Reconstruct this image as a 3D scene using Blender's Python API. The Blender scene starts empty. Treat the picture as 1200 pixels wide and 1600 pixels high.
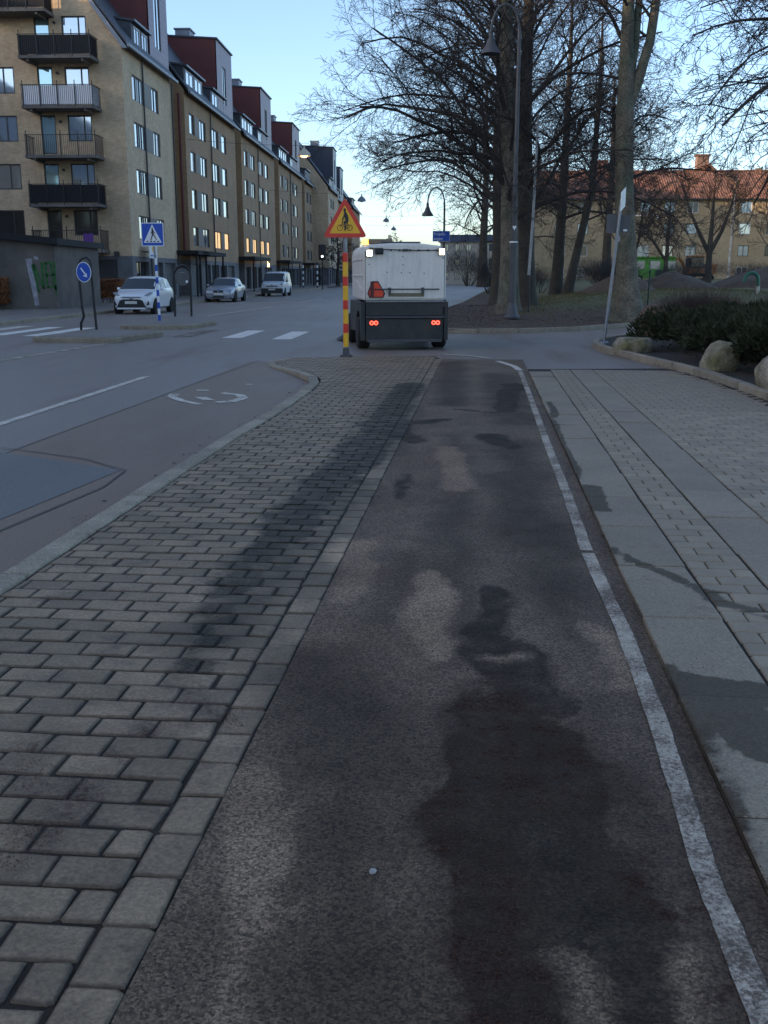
import bpy, bmesh, math, random
import numpy as np
from mathutils import Vector, Matrix, noise as mnoise

R = math.radians
SC = bpy.context.scene
COL = SC.collection

# ------------------------------------------------------------------ camera
cam_d = bpy.data.cameras.new('camera')
cam = bpy.data.objects.new('camera', cam_d)
COL.objects.link(cam)
cam.location = (0, 0, 1.55)
cam.rotation_euler = (R(90) - math.atan(370 / 1600), 0, 0)
cam_d.sensor_fit = 'VERTICAL'
cam_d.sensor_height = 36
cam_d.lens = 36
cam_d.clip_start = 0.05
cam_d.clip_end = 6000
SC.camera = cam

# ------------------------------------------------------------------ sky, sun, exposure
SUN_EL = R(11.0)
SUN_AZ = math.atan2(-0.94, -0.34)          # low on the left, a little behind the camera
w = bpy.data.worlds.new('World')
SC.world = w
w.use_nodes = True
wn = w.node_tree
sky = wn.nodes.new('ShaderNodeTexSky')
sky.sky_type = 'NISHITA'
sky.sun_disc = False
sky.sun_elevation = SUN_EL
sky.sun_rotation = SUN_AZ
sky.altitude = 50
sky.air_density = 0.70
sky.dust_density = 1.45
sky.ozone_density = 1.35
wn.links.new(sky.outputs[0], wn.nodes['Background'].inputs[0])
wn.nodes['Background'].inputs[1].default_value = 0.15

sun_d = bpy.data.lights.new('sun', 'SUN')
sun = bpy.data.objects.new('sun', sun_d)
COL.objects.link(sun)
sun_d.energy = 2.6
sun_d.angle = R(0.53)
sun_d.color = (1.0, 0.72, 0.45)
sdir = Vector((math.sin(SUN_AZ) * math.cos(SUN_EL), math.cos(SUN_AZ) * math.cos(SUN_EL), math.sin(SUN_EL)))
sun.rotation_euler = (-sdir).to_track_quat('-Z', 'Y').to_euler()
sun.location = (-60, -60, 60)

SC.view_settings.view_transform = 'Standard'
SC.view_settings.look = 'None'
SC.view_settings.gamma = 1
SC.view_settings.use_curve_mapping = False
SC.view_settings.exposure = 1.5
SC.cycles.max_bounces = 6
SC.cycles.diffuse_bounces = 3
SC.cycles.glossy_bounces = 3
SC.cycles.use_denoising = True

# ------------------------------------------------------------------ tagging helpers
def tag(o, label=None, cat=None, group=None, kind=None):
    if label: o['label'] = label
    if cat: o['category'] = cat
    if group: o['group'] = group
    if kind: o['kind'] = kind
    return o

def empty(name, loc=(0, 0, 0), rz=0.0, parent=None):
    o = bpy.data.objects.new(name, None)
    o.empty_display_size = 0.2
    COL.objects.link(o)
    o.location = loc
    o.rotation_euler = (0, 0, rz)
    o.parent = parent
    return o

def copy_tree(o, parent=None):
    c = o.copy()
    COL.objects.link(c)
    c.parent = parent
    for ch in o.children:
        copy_tree(ch, c)
    return c

def link(name, mesh, parent=None, loc=(0, 0, 0), rot=(0, 0, 0), mat=None):
    o = bpy.data.objects.new(name, mesh)
    COL.objects.link(o)
    o.location = loc
    o.rotation_euler = rot
    o.parent = parent
    if mat is not None and not mesh.materials:
        mesh.materials.append(mat)
    return o

class MB:
    """collects faces of ONE object"""
    def __init__(s):
        s.v = []; s.f = []
    def poly(s, pts):
        n = len(s.v); s.v.extend([tuple(p) for p in pts]); s.f.append(tuple(range(n, n + len(pts))))
    def hexa(s, p):                      # 8 points: bottom ring 0-3 (ccw from above), top ring 4-7
        n = len(s.v); s.v.extend([tuple(q) for q in p])
        for f in ((3, 2, 1, 0), (4, 5, 6, 7), (0, 1, 5, 4), (1, 2, 6, 5), (2, 3, 7, 6), (3, 0, 4, 7)):
            s.f.append(tuple(n + i for i in f))
    def box(s, x0, y0, z0, x1, y1, z1):
        s.hexa([(x0, y0, z0), (x1, y0, z0), (x1, y1, z0), (x0, y1, z0), (x0, y0, z1), (x1, y0, z1), (x1, y1, z1), (x0, y1, z1)])
    def cbox(s, c, sz, rz=0.0):
        a, b, h = sz[0] / 2, sz[1] / 2, sz[2] / 2
        q = []
        for z in (-h, h):
            for x, y in ((-a, -b), (a, -b), (a, b), (-a, b)):
                q.append((c[0] + x * math.cos(rz) - y * math.sin(rz), c[1] + x * math.sin(rz) + y * math.cos(rz), c[2] + z))
        s.hexa(q)
    def tube(s, pts, rad, n=8, caps=True):
        m = len(pts); base = len(s.v)
        pts = [Vector(p) for p in pts]
        ref = None
        for i in range(m):
            t = (pts[min(i + 1, m - 1)] - pts[max(i - 1, 0)])
            if t.length < 1e-9: t = Vector((0, 0, 1))
            t.normalize()
            if ref is None:
                ref = Vector((1, 0, 0)) if abs(t.x) < 0.8 else Vector((0, 1, 0))
            a = (ref - t * ref.dot(t))
            if a.length < 1e-5: a = t.orthogonal()
            a.normalize(); b = t.cross(a); ref = a
            r = rad[i] if isinstance(rad, (list, tuple)) else rad
            for k in range(n):
                an = 2 * math.pi * k / n
                s.v.append(tuple(pts[i] + a * (r * math.cos(an)) + b * (r * math.sin(an))))
        for i in range(m - 1):
            for k in range(n):
                k2 = (k + 1) % n
                s.f.append((base + i * n + k, base + i * n + k2, base + (i + 1) * n + k2, base + (i + 1) * n + k))
        if caps:
            s.f.append(tuple(base + k for k in range(n))[::-1])
            s.f.append(tuple(base + (m - 1) * n + k for k in range(n)))
    def cyl(s, a, b, r, r2=None, n=12):
        s.tube([a, b], [r, r if r2 is None else r2], n)
    def lathe(s, prof, n=16, c=(0, 0, 0)):
        base = len(s.v); m = len(prof)
        for r, z in prof:
            for k in range(n):
                an = 2 * math.pi * k / n
                s.v.append((c[0] + r * math.cos(an), c[1] + r * math.sin(an), c[2] + z))
        for i in range(m - 1):
            for k in range(n):
                k2 = (k + 1) % n
                s.f.append((base + i * n + k, base + i * n + k2, base + (i + 1) * n + k2, base + (i + 1) * n + k))
        s.f.append(tuple(base + k for k in range(n))[::-1])
        s.f.append(tuple(base + (m - 1) * n + k for k in range(n)))
    def prism(s, poly, w0, w1, fr):
        """poly: 2d points (u,v) ccw; fr(u,v,w) -> xyz"""
        n = len(poly); b = len(s.v)
        for ww in (w0, w1):
            for u, v in poly:
                s.v.append(tuple(fr(u, v, ww)))
        s.f.append(tuple(b + i for i in range(n)))
        s.f.append(tuple(b + n + i for i in reversed(range(n))))
        for i in range(n):
            j = (i + 1) % n
            s.f.append((b + i, b + n + i, b + n + j, b + j))
    def mesh(s, name, smooth=False):
        me = bpy.data.meshes.new(name)
        me.from_pydata(s.v, [], s.f)
        if smooth:
            me.shade_smooth()
        me.update()
        return me
    def build(s, name, mat, parent=None, smooth=False, loc=(0, 0, 0), rot=(0, 0, 0), bevel=0.0, fix=False):
        me = s.mesh(name, smooth)
        if fix:
            bm = bmesh.new(); bm.from_mesh(me)
            bmesh.ops.recalc_face_normals(bm, faces=bm.faces); bm.to_mesh(me); bm.free()
        o = link(name, me, parent, loc, rot, mat)
        if smooth:
            try: me.set_sharp_from_angle(angle=R(38))
            except Exception: pass
        if bevel:
            md = o.modifiers.new('bevel', 'BEVEL'); md.width = bevel; md.segments = 2; md.limit_method = 'ANGLE'; md.angle_limit = R(40)
        return o

def holes_wall(mb, W, H, holes, fr, depth=0.14, v0=0.0, u0=0.0):
    """a wall sheet with real openings and reveals"""
    us = sorted({u0, W} | {h[0] for h in holes} | {h[2] for h in holes})
    vs = sorted({v0, H} | {h[1] for h in holes} | {h[3] for h in holes})
    for i in range(len(us) - 1):
        for j in range(len(vs) - 1):
            cu, cv = (us[i] + us[i + 1]) / 2, (vs[j] + vs[j + 1]) / 2
            if any(h[0] < cu < h[2] and h[1] < cv < h[3] for h in holes): continue
            mb.poly([fr(us[i], vs[j], 0), fr(us[i + 1], vs[j], 0), fr(us[i + 1], vs[j + 1], 0), fr(us[i], vs[j + 1], 0)])
    for a, b, c, d in holes:
        mb.poly([fr(a, b, 0), fr(a, b, depth), fr(c, b, depth), fr(c, b, 0)])
        mb.poly([fr(a, d, 0), fr(c, d, 0), fr(c, d, depth), fr(a, d, depth)])
        mb.poly([fr(a, b, 0), fr(a, d, 0), fr(a, d, depth), fr(a, b, depth)])
        mb.poly([fr(c, b, 0), fr(c, b, depth), fr(c, d, depth), fr(c, d, 0)])

def rounded(poly, r, seg=4):
    out = []; n = len(poly)
    for i in range(n):
        p0, p, p1 = Vector(poly[i - 1]), Vector(poly[i]), Vector(poly[(i + 1) % n])
        a = (p0 - p).normalized(); b = (p1 - p).normalized()
        ang = a.angle(b); d = min(r / math.tan(ang / 2), (p0 - p).length * .49, (p1 - p).length * .49)
        s0, s1 = p + a * d, p + b * d
        for k in range(seg + 1):
            t = k / seg
            q = s0 * (1 - t) ** 2 + p * 2 * t * (1 - t) + s1 * t ** 2
            out.append((q.x, q.y))
    return out

def text_mesh(txt, size, name='lettering', depth=0.0, align='CENTER'):
    cu = bpy.data.curves.new(name, 'FONT')
    cu.body = txt; cu.size = size; cu.align_x = align; cu.extrude = depth
    cu.resolution_u = 3
    o = bpy.data.objects.new(name, cu)
    COL.objects.link(o)
    dg = bpy.context.evaluated_depsgraph_get()
    me = bpy.data.meshes.new_from_object(o.evaluated_get(dg))
    bpy.data.objects.remove(o); bpy.data.curves.remove(cu)
    return me

# ------------------------------------------------------------------ material helpers
class NT:
    def __init__(s, tree):
        s.t = tree; s.n = tree.nodes; s.l = tree.links
    def node(s, typ, **kw):
        nd = s.n.new(typ)
        for k, v in kw.items(): setattr(nd, k, v)
        return nd
    def set(s, sock, val):
        if hasattr(val, 'is_output'): s.l.new(val, sock)
        else: sock.default_value = val
    def math(s, op, a, b=None, c=None, clamp=False):
        nd = s.node('ShaderNodeMath', operation=op, use_clamp=clamp)
        s.set(nd.inputs[0], a)
        if b is not None: s.set(nd.inputs[1], b)
        if c is not None: s.set(nd.inputs[2], c)
        return nd.outputs[0]
    def vmath(s, op, a, b=None, scale=None):
        nd = s.node('ShaderNodeVectorMath', operation=op)
        s.set(nd.inputs[0], a)
        if b is not None: s.set(nd.inputs[1], b)
        if scale is not None: s.set(nd.inputs['Scale'], scale)
        return nd.outputs['Value'] if op in ('LENGTH', 'DOT_PRODUCT', 'DISTANCE') else nd.outputs[0]
    def noise(s, vec, scale, detail=4, rough=.55, out=0):
        nd = s.node('ShaderNodeTexNoise')
        s.set(nd.inputs['Vector'], vec); nd.inputs['Scale'].default_value = scale
        nd.inputs['Detail'].default_value = detail; nd.inputs['Roughness'].default_value = rough
        return nd.outputs[out]
    def ramp(s, fac, stops):
        nd = s.node('ShaderNodeValToRGB')
        el = nd.color_ramp.elements
        while len(el) < len(stops): el.new(.5)
        for e, (p, c) in zip(el, stops):
            e.position = p; e.color = (c[0], c[1], c[2], 1) if hasattr(c, '__len__') else (c, c, c, 1)
        s.set(nd.inputs[0], fac)
        return nd.outputs[0]
    def mix(s, fac, a, b, mode='MIX'):
        nd = s.node('ShaderNodeMix', data_type='RGBA', blend_type=mode)
        s.set(nd.inputs[0], fac)
        s.set(nd.inputs[6], a if hasattr(a, 'is_output') else (*a, 1) if len(a) == 3 else a)
        s.set(nd.inputs[7], b if hasattr(b, 'is_output') else (*b, 1) if len(b) == 3 else b)
        return nd.outputs[2]
    def rng(s, v, a, b, c=0.0, d=1.0):
        nd = s.node('ShaderNodeMapRange')
        s.set(nd.inputs[0], v)
        for i, q in enumerate((a, b, c, d)): nd.inputs[i + 1].default_value = q
        return nd.outputs[0]

def new_mat(name):
    m = bpy.data.materials.new(name); m.use_nodes = True
    nt = NT(m.node_tree)
    return m, nt, nt.n['Principled BSDF']

def pos_of(nt):
    return nt.node('ShaderNodeNewGeometry').outputs['Position']

def bump(nt, bs, height, strength=.3, dist=.01):
    b = nt.node('ShaderNodeBump'); b.inputs['Strength'].default_value = strength; b.inputs['Distance'].default_value = dist
    nt.l.new(height, b.inputs['Height']); nt.l.new(b.outputs[0], bs.inputs['Normal'])

def mat(name, col, rough=.8, var=.18, scale=6.0, fine=0.0, fscale=80.0, bmp=0.0, metallic=0.0, spec=.5, emit=0.0, rand=0.0, coat=0.0, tint=None):
    m, nt, bs = new_mat(name)
    p = pos_of(nt)
    n1 = nt.noise(p, scale, 5, .6)
    k = nt.rng(n1, .3, .7, 1 - var, 1 + var)
    if fine:
        n2 = nt.noise(p, fscale, 2, .6)
        k = nt.math('MULTIPLY', k, nt.rng(n2, .3, .7, 1 - fine, 1 + fine))
    if rand:
        oi = nt.node('ShaderNodeObjectInfo').outputs['Random']
        k = nt.math('MULTIPLY', k, nt.rng(oi, 0, 1, 1 - rand, 1 + rand))
    base = (*col, 1)
    if tint is not None:
        base = nt.mix(nt.rng(nt.noise(p, scale * .37, 4, .6), .4, .62), col, tint)
    c = nt.vmath('SCALE', base if hasattr(base, 'is_output') else base[:3], scale=k)
    nt.l.new(c, bs.inputs['Base Color'])
    bs.inputs['Roughness'].default_value = rough
    bs.inputs['Metallic'].default_value = metallic
    bs.inputs['Specular IOR Level'].default_value = spec
    bs.inputs['Coat Weight'].default_value = coat
    if emit:
        bs.inputs['Emission Color'].default_value = (*col, 1); bs.inputs['Emission Strength'].default_value = emit
    if bmp:
        bump(nt, bs, nt.noise(p, fscale if fine else scale * 6, 3, .6), bmp, .01)
    return m
# ------------------------------------------------------------------ stains left on the ground (water, grit, dry patches): world-space shapes
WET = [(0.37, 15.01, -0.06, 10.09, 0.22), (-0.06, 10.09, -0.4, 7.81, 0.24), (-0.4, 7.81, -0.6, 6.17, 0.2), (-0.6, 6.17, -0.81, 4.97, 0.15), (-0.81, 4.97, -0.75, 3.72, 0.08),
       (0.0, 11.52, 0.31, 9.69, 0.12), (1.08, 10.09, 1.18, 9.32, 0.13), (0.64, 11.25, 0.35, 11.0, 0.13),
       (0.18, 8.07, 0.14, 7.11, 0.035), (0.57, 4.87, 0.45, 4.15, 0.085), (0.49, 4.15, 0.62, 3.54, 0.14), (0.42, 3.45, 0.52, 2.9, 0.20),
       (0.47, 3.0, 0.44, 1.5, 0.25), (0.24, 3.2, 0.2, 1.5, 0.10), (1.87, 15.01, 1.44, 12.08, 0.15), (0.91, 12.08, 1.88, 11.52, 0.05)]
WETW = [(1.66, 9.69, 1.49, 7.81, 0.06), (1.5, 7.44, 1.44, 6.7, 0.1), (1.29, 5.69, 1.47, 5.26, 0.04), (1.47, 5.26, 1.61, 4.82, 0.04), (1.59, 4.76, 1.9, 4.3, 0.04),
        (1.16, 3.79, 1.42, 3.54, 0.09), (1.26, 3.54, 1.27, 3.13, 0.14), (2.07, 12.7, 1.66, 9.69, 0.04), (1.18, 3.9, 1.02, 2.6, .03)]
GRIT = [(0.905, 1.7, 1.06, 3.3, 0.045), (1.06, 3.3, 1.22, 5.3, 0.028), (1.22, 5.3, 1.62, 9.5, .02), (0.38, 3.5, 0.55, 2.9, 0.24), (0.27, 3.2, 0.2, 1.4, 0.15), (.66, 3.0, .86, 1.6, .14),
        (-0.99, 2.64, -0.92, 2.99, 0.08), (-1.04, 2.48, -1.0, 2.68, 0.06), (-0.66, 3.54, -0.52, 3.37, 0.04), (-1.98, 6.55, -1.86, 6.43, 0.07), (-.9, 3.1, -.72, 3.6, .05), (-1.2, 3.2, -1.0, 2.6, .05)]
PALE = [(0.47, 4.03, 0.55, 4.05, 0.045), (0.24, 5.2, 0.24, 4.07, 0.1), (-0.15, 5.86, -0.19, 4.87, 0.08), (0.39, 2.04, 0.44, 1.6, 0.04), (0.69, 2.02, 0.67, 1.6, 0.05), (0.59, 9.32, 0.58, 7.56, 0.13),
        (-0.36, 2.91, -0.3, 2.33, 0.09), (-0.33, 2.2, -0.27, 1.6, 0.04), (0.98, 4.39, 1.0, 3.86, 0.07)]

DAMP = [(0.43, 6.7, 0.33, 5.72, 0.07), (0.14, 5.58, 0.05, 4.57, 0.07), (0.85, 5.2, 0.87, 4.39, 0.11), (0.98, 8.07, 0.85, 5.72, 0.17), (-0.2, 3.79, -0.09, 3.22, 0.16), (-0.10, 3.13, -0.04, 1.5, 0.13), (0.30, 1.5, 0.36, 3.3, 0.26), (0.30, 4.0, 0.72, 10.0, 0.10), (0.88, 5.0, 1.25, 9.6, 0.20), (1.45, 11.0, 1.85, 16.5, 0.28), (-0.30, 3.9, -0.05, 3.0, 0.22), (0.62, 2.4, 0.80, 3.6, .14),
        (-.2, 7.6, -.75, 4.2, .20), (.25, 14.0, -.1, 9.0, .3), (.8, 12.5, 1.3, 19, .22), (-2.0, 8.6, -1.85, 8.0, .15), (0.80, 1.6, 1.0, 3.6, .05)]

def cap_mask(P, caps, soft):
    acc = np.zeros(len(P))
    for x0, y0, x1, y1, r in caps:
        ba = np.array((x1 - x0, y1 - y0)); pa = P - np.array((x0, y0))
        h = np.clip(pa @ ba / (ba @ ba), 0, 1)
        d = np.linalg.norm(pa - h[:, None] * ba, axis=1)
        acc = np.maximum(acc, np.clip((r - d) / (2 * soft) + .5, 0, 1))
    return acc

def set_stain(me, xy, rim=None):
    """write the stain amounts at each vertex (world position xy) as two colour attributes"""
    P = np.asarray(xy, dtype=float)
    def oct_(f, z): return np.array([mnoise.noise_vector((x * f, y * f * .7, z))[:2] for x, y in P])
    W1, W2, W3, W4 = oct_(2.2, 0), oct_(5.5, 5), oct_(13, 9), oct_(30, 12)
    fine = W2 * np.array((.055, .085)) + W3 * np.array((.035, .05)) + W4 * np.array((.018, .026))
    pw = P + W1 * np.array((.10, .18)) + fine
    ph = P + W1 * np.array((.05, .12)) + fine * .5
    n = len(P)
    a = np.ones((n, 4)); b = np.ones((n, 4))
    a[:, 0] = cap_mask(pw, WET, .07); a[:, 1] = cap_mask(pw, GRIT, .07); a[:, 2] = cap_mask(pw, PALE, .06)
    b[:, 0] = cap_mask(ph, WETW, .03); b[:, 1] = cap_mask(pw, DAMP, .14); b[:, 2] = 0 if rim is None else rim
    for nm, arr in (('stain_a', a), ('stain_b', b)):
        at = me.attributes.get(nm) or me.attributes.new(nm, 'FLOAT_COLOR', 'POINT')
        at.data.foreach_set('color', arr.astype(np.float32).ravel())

def stained(name, col, rough, fine, fscale, var, scale, rand=0.0, bmp=.5, bdist=.004, dark=.30, hard=True, tint=None, speck=0.0, pit=None, soil=None, spec=.36):
    """a ground material: dry colour, darker where water or grit lies on it"""
    m, nt, bs = new_mat(name)
    p = pos_of(nt)
    jag = nt.math('SUBTRACT', nt.noise(p, 26, 7, .8), .5)
    S_ = {}
    for at_, names in (('stain_a', ('wet', 'grit', 'pale')), ('stain_b', ('wet_hard', 'damp', 'rim'))):
        an = nt.node('ShaderNodeAttribute', attribute_name=at_)
        sp = nt.node('ShaderNodeSeparateColor'); nt.l.new(an.outputs['Color'], sp.inputs[0])
        for k_, nm_ in enumerate(names):
            if nm_: S_[nm_] = sp.outputs[k_]
    def edge(v, amp, a_, b_): return nt.rng(nt.math('MULTIPLY_ADD', jag, amp, v), a_, b_)
    wet0 = edge(S_['wet'], 1.1, .30, .68); grit0 = edge(S_['grit'], 1.2, .22, .85); pale0 = edge(S_['pale'], 1.0, .25, .80); hard0 = edge(S_['wet_hard'], .8, .38, .60); damp0 = edge(S_['damp'], .5, .15, .95)
    n1 = nt.noise(p, scale, 5, .62)
    n2 = nt.noise(p, fscale, 2, .65)
    k = nt.math('MULTIPLY', nt.rng(n1, .3, .7, 1 - var, 1 + var), nt.rng(n2, .28, .72, 1 - fine, 1 + fine))
    if rand:
        oi = nt.node('ShaderNodeObjectInfo').outputs['Random']
        k = nt.math('MULTIPLY', k, nt.rng(oi, 0, 1, 1 - rand, 1 + rand))
    base = col
    if tint is not None:
        base = nt.mix(nt.rng(nt.noise(p, .9, 5, .65), .42, .62), col, tint)
    if soil is not None:
        base = nt.mix(nt.rng(nt.noise(p, 3.2, 7, .75), .55, .68), base, soil)
    c = nt.vmath('SCALE', base if hasattr(base, 'is_output') else base, scale=k)
    if speck:
        n3 = nt.node('ShaderNodeTexVoronoi'); n3.inputs['Scale'].default_value = 125
        nt.l.new(p, n3.inputs['Vector'])
        sep = nt.node('ShaderNodeSeparateColor'); nt.l.new(n3.outputs['Color'], sep.inputs[0])
        c = nt.vmath('SCALE', c, scale=nt.rng(sep.outputs[0], 0, 1, 1 - speck, 1 + speck))
    rim = nt.rng(nt.math('MULTIPLY_ADD', nt.noise(p, 30, 7, .82), 2.4, S_['rim']), 1.45, 2.1)
    c = nt.mix(nt.math('MULTIPLY', rim, .6), c, (.020, .015, .011))
    pale = nt.math('MULTIPLY', pale0, .70)
    c = nt.vmath('SCALE', c, scale=nt.math('ADD', pale, 1.0))
    gritc = nt.ramp(nt.noise(p, 120, 3, .7), [(.34, (.012, .007, .005)), (.56, (.050, .022, .014)), (.74, (.15, .078, .05))])
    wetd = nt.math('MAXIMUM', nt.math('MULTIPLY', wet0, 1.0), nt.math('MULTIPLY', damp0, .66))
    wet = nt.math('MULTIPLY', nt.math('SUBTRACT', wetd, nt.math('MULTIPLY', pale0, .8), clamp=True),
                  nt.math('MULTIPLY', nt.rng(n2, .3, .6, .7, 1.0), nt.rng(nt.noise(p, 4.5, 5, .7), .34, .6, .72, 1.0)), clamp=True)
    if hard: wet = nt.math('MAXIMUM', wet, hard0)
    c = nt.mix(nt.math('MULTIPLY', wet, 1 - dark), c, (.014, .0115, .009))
    gr = nt.math('MULTIPLY', nt.math('MULTIPLY', grit0, .9), nt.math('MULTIPLY', nt.rng(nt.noise(p, 45, 3, .7), .3, .55, .35, 1.0), nt.rng(nt.noise(p, 5.5, 7, .75), .36, .58, .15, 1.0)), clamp=True)
    c = nt.mix(gr, c, gritc)
    nt.l.new(c, bs.inputs['Base Color'])
    rr = nt.math('MULTIPLY_ADD', wet, -.08, rough)
    nt.l.new(nt.math('MAXIMUM', rr, gr), bs.inputs['Roughness'])
    nt.l.new(nt.math('MULTIPLY_ADD', wet, -.8 * spec, spec), bs.inputs['Specular IOR Level'])
    hgt = nt.math('ADD', nt.math('MULTIPLY', n2, 1.0), nt.math('MULTIPLY', nt.noise(p, fscale * 3, 2, .6), .5))
    bump(nt, bs, hgt, bmp, bdist)
    return m

M = {}
M['bike'] = stained('bike_path_asphalt', (.145, .099, .065), .68, .50, 140, .22, 1.6, bmp=1.0, bdist=.005, tint=(.116, .073, .046), speck=.62, hard=False, dark=.08, spec=.26)
M['paver'] = stained('concrete_paver', (.232, .163, .101), .60, .22, 60, .20, 5, rand=.22, bmp=.7, bdist=.004, tint=(.190, .133, .078), hard=False, speck=.18, dark=.03, soil=(.11, .074, .050))
M['paver_far'] = stained('concrete_paver_far', (.232, .163, .101), .60, .20, 70, .28, 5, bmp=.3, bdist=.003, tint=(.190, .133, .078), hard=False, dark=.03, soil=(.12, .083, .058))
M['gpaver'] = stained('grey_paver', (.270, .212, .148), .66, .14, 90, .14, 4, rand=.12, bmp=.3, bdist=.002, dark=.35)
M['slab'] = stained('paving_slab', (.248, .196, .138), .66, .14, 140, .16, 1.6, rand=.08, bmp=.3, bdist=.002, speck=.20, dark=.35, soil=(.175, .128, .095))
M['joint'] = stained('joint_soil', (.030, .022, .015), .95, .4, 90, .3, 8, bmp=.6, hard=False)
M['kerb'] = stained('granite_kerb', (.28, .235, .175), .8, .30, 110, .18, 3, rand=.14, bmp=.6, bdist=.005, speck=.25, hard=False, soil=(.16, .12, .09))

def asphalt(name, col, col2, col3):
    m, nt, bs = new_mat(name)
    p = pos_of(nt)
    big = nt.noise(nt.vmath('MULTIPLY', p, (1.0, .35, 1)), .38, 5, .6)
    c = nt.mix(nt.rng(big, .42, .60), col, col2)
    c = nt.mix(nt.rng(nt.noise(nt.vmath('MULTIPLY', p, (1.3, .2, 1)), .8, 5, .65), .52, .70), c, col3)
    n2 = nt.noise(p, 90, 2, .7)
    c = nt.vmath('SCALE', c, scale=nt.rng(n2, .28, .72, .6, 1.4))
    nt.l.new(c, bs.inputs['Base Color'])
    nt.l.new(nt.rng(big, .3, .7, .45, .66), bs.inputs['Roughness'])
    bs.inputs['Specular IOR Level'].default_value = .5
    bump(nt, bs, n2, .5, .004)
    return m
M['road'] = asphalt('street_asphalt', (.185, .148, .122), (.215, .18, .155), (.155, .108, .084))
M['bay'] = asphalt('reddish_bay_asphalt', (.172, .112, .072), (.185, .126, .084), (.145, .084, .050))
M['patch'] = asphalt('asphalt_repair', (.115, .105, .098), (.13, .118, .108), (.10, .092, .086))
M['farwalk'] = asphalt('far_pavement', (.18, .15, .128), (.20, .17, .148), (.15, .115, .092))

def worn_paint(name, col, wear=.5, wscale=30, under=(.125, .088, .064)):
    m, nt, bs = new_mat(name)
    p = pos_of(nt)
    n = nt.noise(p, wscale, 8, .82)
    n2 = nt.noise(p, 2.6, 4, .6)
    fac = nt.rng(nt.math('MULTIPLY_ADD', n2, .7, n), wear + .30, wear + .44)
    dirt = nt.rng(nt.noise(p, 7, 6, .75), .35, .7, .62, 1.1)
    c = nt.vmath('SCALE', tuple(col), scale=nt.math('MULTIPLY', dirt, nt.rng(nt.noise(p, 160, 2, .7), .3, .7, .7, 1.2)))
    u = nt.vmath('SCALE', tuple(under), scale=nt.rng(nt.noise(p, 150, 2, .65), .28, .72, .5, 1.5))
    c = nt.mix(fac, c, u)
    nt.l.new(c, bs.inputs['Base Color']); bs.inputs['Roughness'].default_value = .75
    bs.inputs['Specular IOR Level'].default_value = .3
    bump(nt, bs, nt.noise(p, 150, 2, .7), .8, .004)
    return m
M['paint'] = worn_paint('white_road_paint', (.70, .62, .52), .60)
M['paint_worn'] = worn_paint('worn_white_paint', (.56, .47, .37), .50, 70)
M['paint_fresh'] = worn_paint('fresh_white_paint', (.86, .80, .72), .72)
M['paint_ghost'] = worn_paint('nearly_gone_paint', (.42, .42, .40), .40, 14)

M['soil'] = mat('bed_soil', (.030, .024, .019), .95, .4, 5, .5, 60, .8)
def park_mat():
    m, nt, bs = new_mat('park_ground')
    p = pos_of(nt)
    sx = nt.node('ShaderNodeSeparateXYZ'); nt.l.new(p, sx.inputs[0])
    a = nt.math('ADD', sx.outputs['Z'], nt.math('MULTIPLY', nt.math('SUBTRACT', nt.noise(p, .5, 5, .65), .5), .9))
    leaf = nt.ramp(nt.noise(p, 26, 4, .7), [(.3, (.028, .018, .012)), (.55, (.085, .054, .032)), (.75, (.20, .13, .075))])
    gras = nt.ramp(nt.noise(p, 18, 4, .7), [(.3, (.05, .047, .018)), (.55, (.125, .11, .042)), (.8, (.22, .18, .08))])
    c = nt.mix(nt.rng(a, .34, .56), leaf, gras)
    nt.l.new(c, bs.inputs['Base Color']); bs.inputs['Roughness'].default_value = .95
    bump(nt, bs, nt.noise(p, 26, 4, .7), .8, .03)
    return m
M['park'] = park_mat()

def brick_mat(name, c1, c2, mortar):
    m, nt, bs = new_mat(name)
    tc = nt.node('ShaderNodeTexCoord').outputs['Object']
    sx = nt.node('ShaderNodeSeparateXYZ'); nt.l.new(tc, sx.inputs[0])
    cb = nt.node('ShaderNodeCombineXYZ')
    nt.l.new(nt.math('ADD', sx.outputs[0], sx.outputs[1]), cb.inputs[0]); nt.l.new(sx.outputs[2], cb.inputs[1])
    b = nt.node('ShaderNodeTexBrick')
    nt.l.new(cb.outputs[0], b.inputs['Vector'])
    b.inputs['Scale'].default_value = 1.0; b.inputs['Brick Width'].default_value = .26; b.inputs['Row Height'].default_value = .077
    b.inputs['Mortar Size'].default_value = .008; b.inputs['Bias'].default_value = 0
    b.inputs['Color1'].default_value = (*c1, 1); b.inputs['Color2'].default_value = (*c2, 1); b.inputs['Mortar'].default_value = (*mortar, 1)
    k = nt.rng(nt.noise(tc, .35, 5, .65), .3, .7, .82, 1.14)
    k2 = nt.rng(nt.noise(tc, 3.0, 4, .7), .3, .7, .86, 1.14)
    c = nt.vmath('SCALE', b.outputs['Color'], scale=nt.math('MULTIPLY', k, k2))
    st = nt.rng(nt.noise(nt.vmath('MULTIPLY', tc, (1, 1, .12)), .9, 5, .7), .55, .75)
    c = nt.mix(nt.math('MULTIPLY', st, .25), c, (.10, .085, .07))
    nt.l.new(c, bs.inputs['Base Color']); bs.inputs['Roughness'].default_value = .88
    bump(nt, bs, b.outputs['Fac'], -.3, .008)
    return m
M['brick'] = brick_mat('yellow_brick', (.58, .425, .27), (.48, .34, .21), (.46, .375, .28))
M['brick2'] = brick_mat('brown_yellow_brick', (.37, .232, .128), (.30, .182, .098), (.30, .222, .15))
M['pale_brick'] = brick_mat('pale_yellow_brick', (.36, .26, .15), (.30, .215, .12), (.30, .245, .17))
M['stone'] = mat('grey_plinth_stone', (.13, .13, .14), .8, .2, 2, .2, 40)
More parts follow.
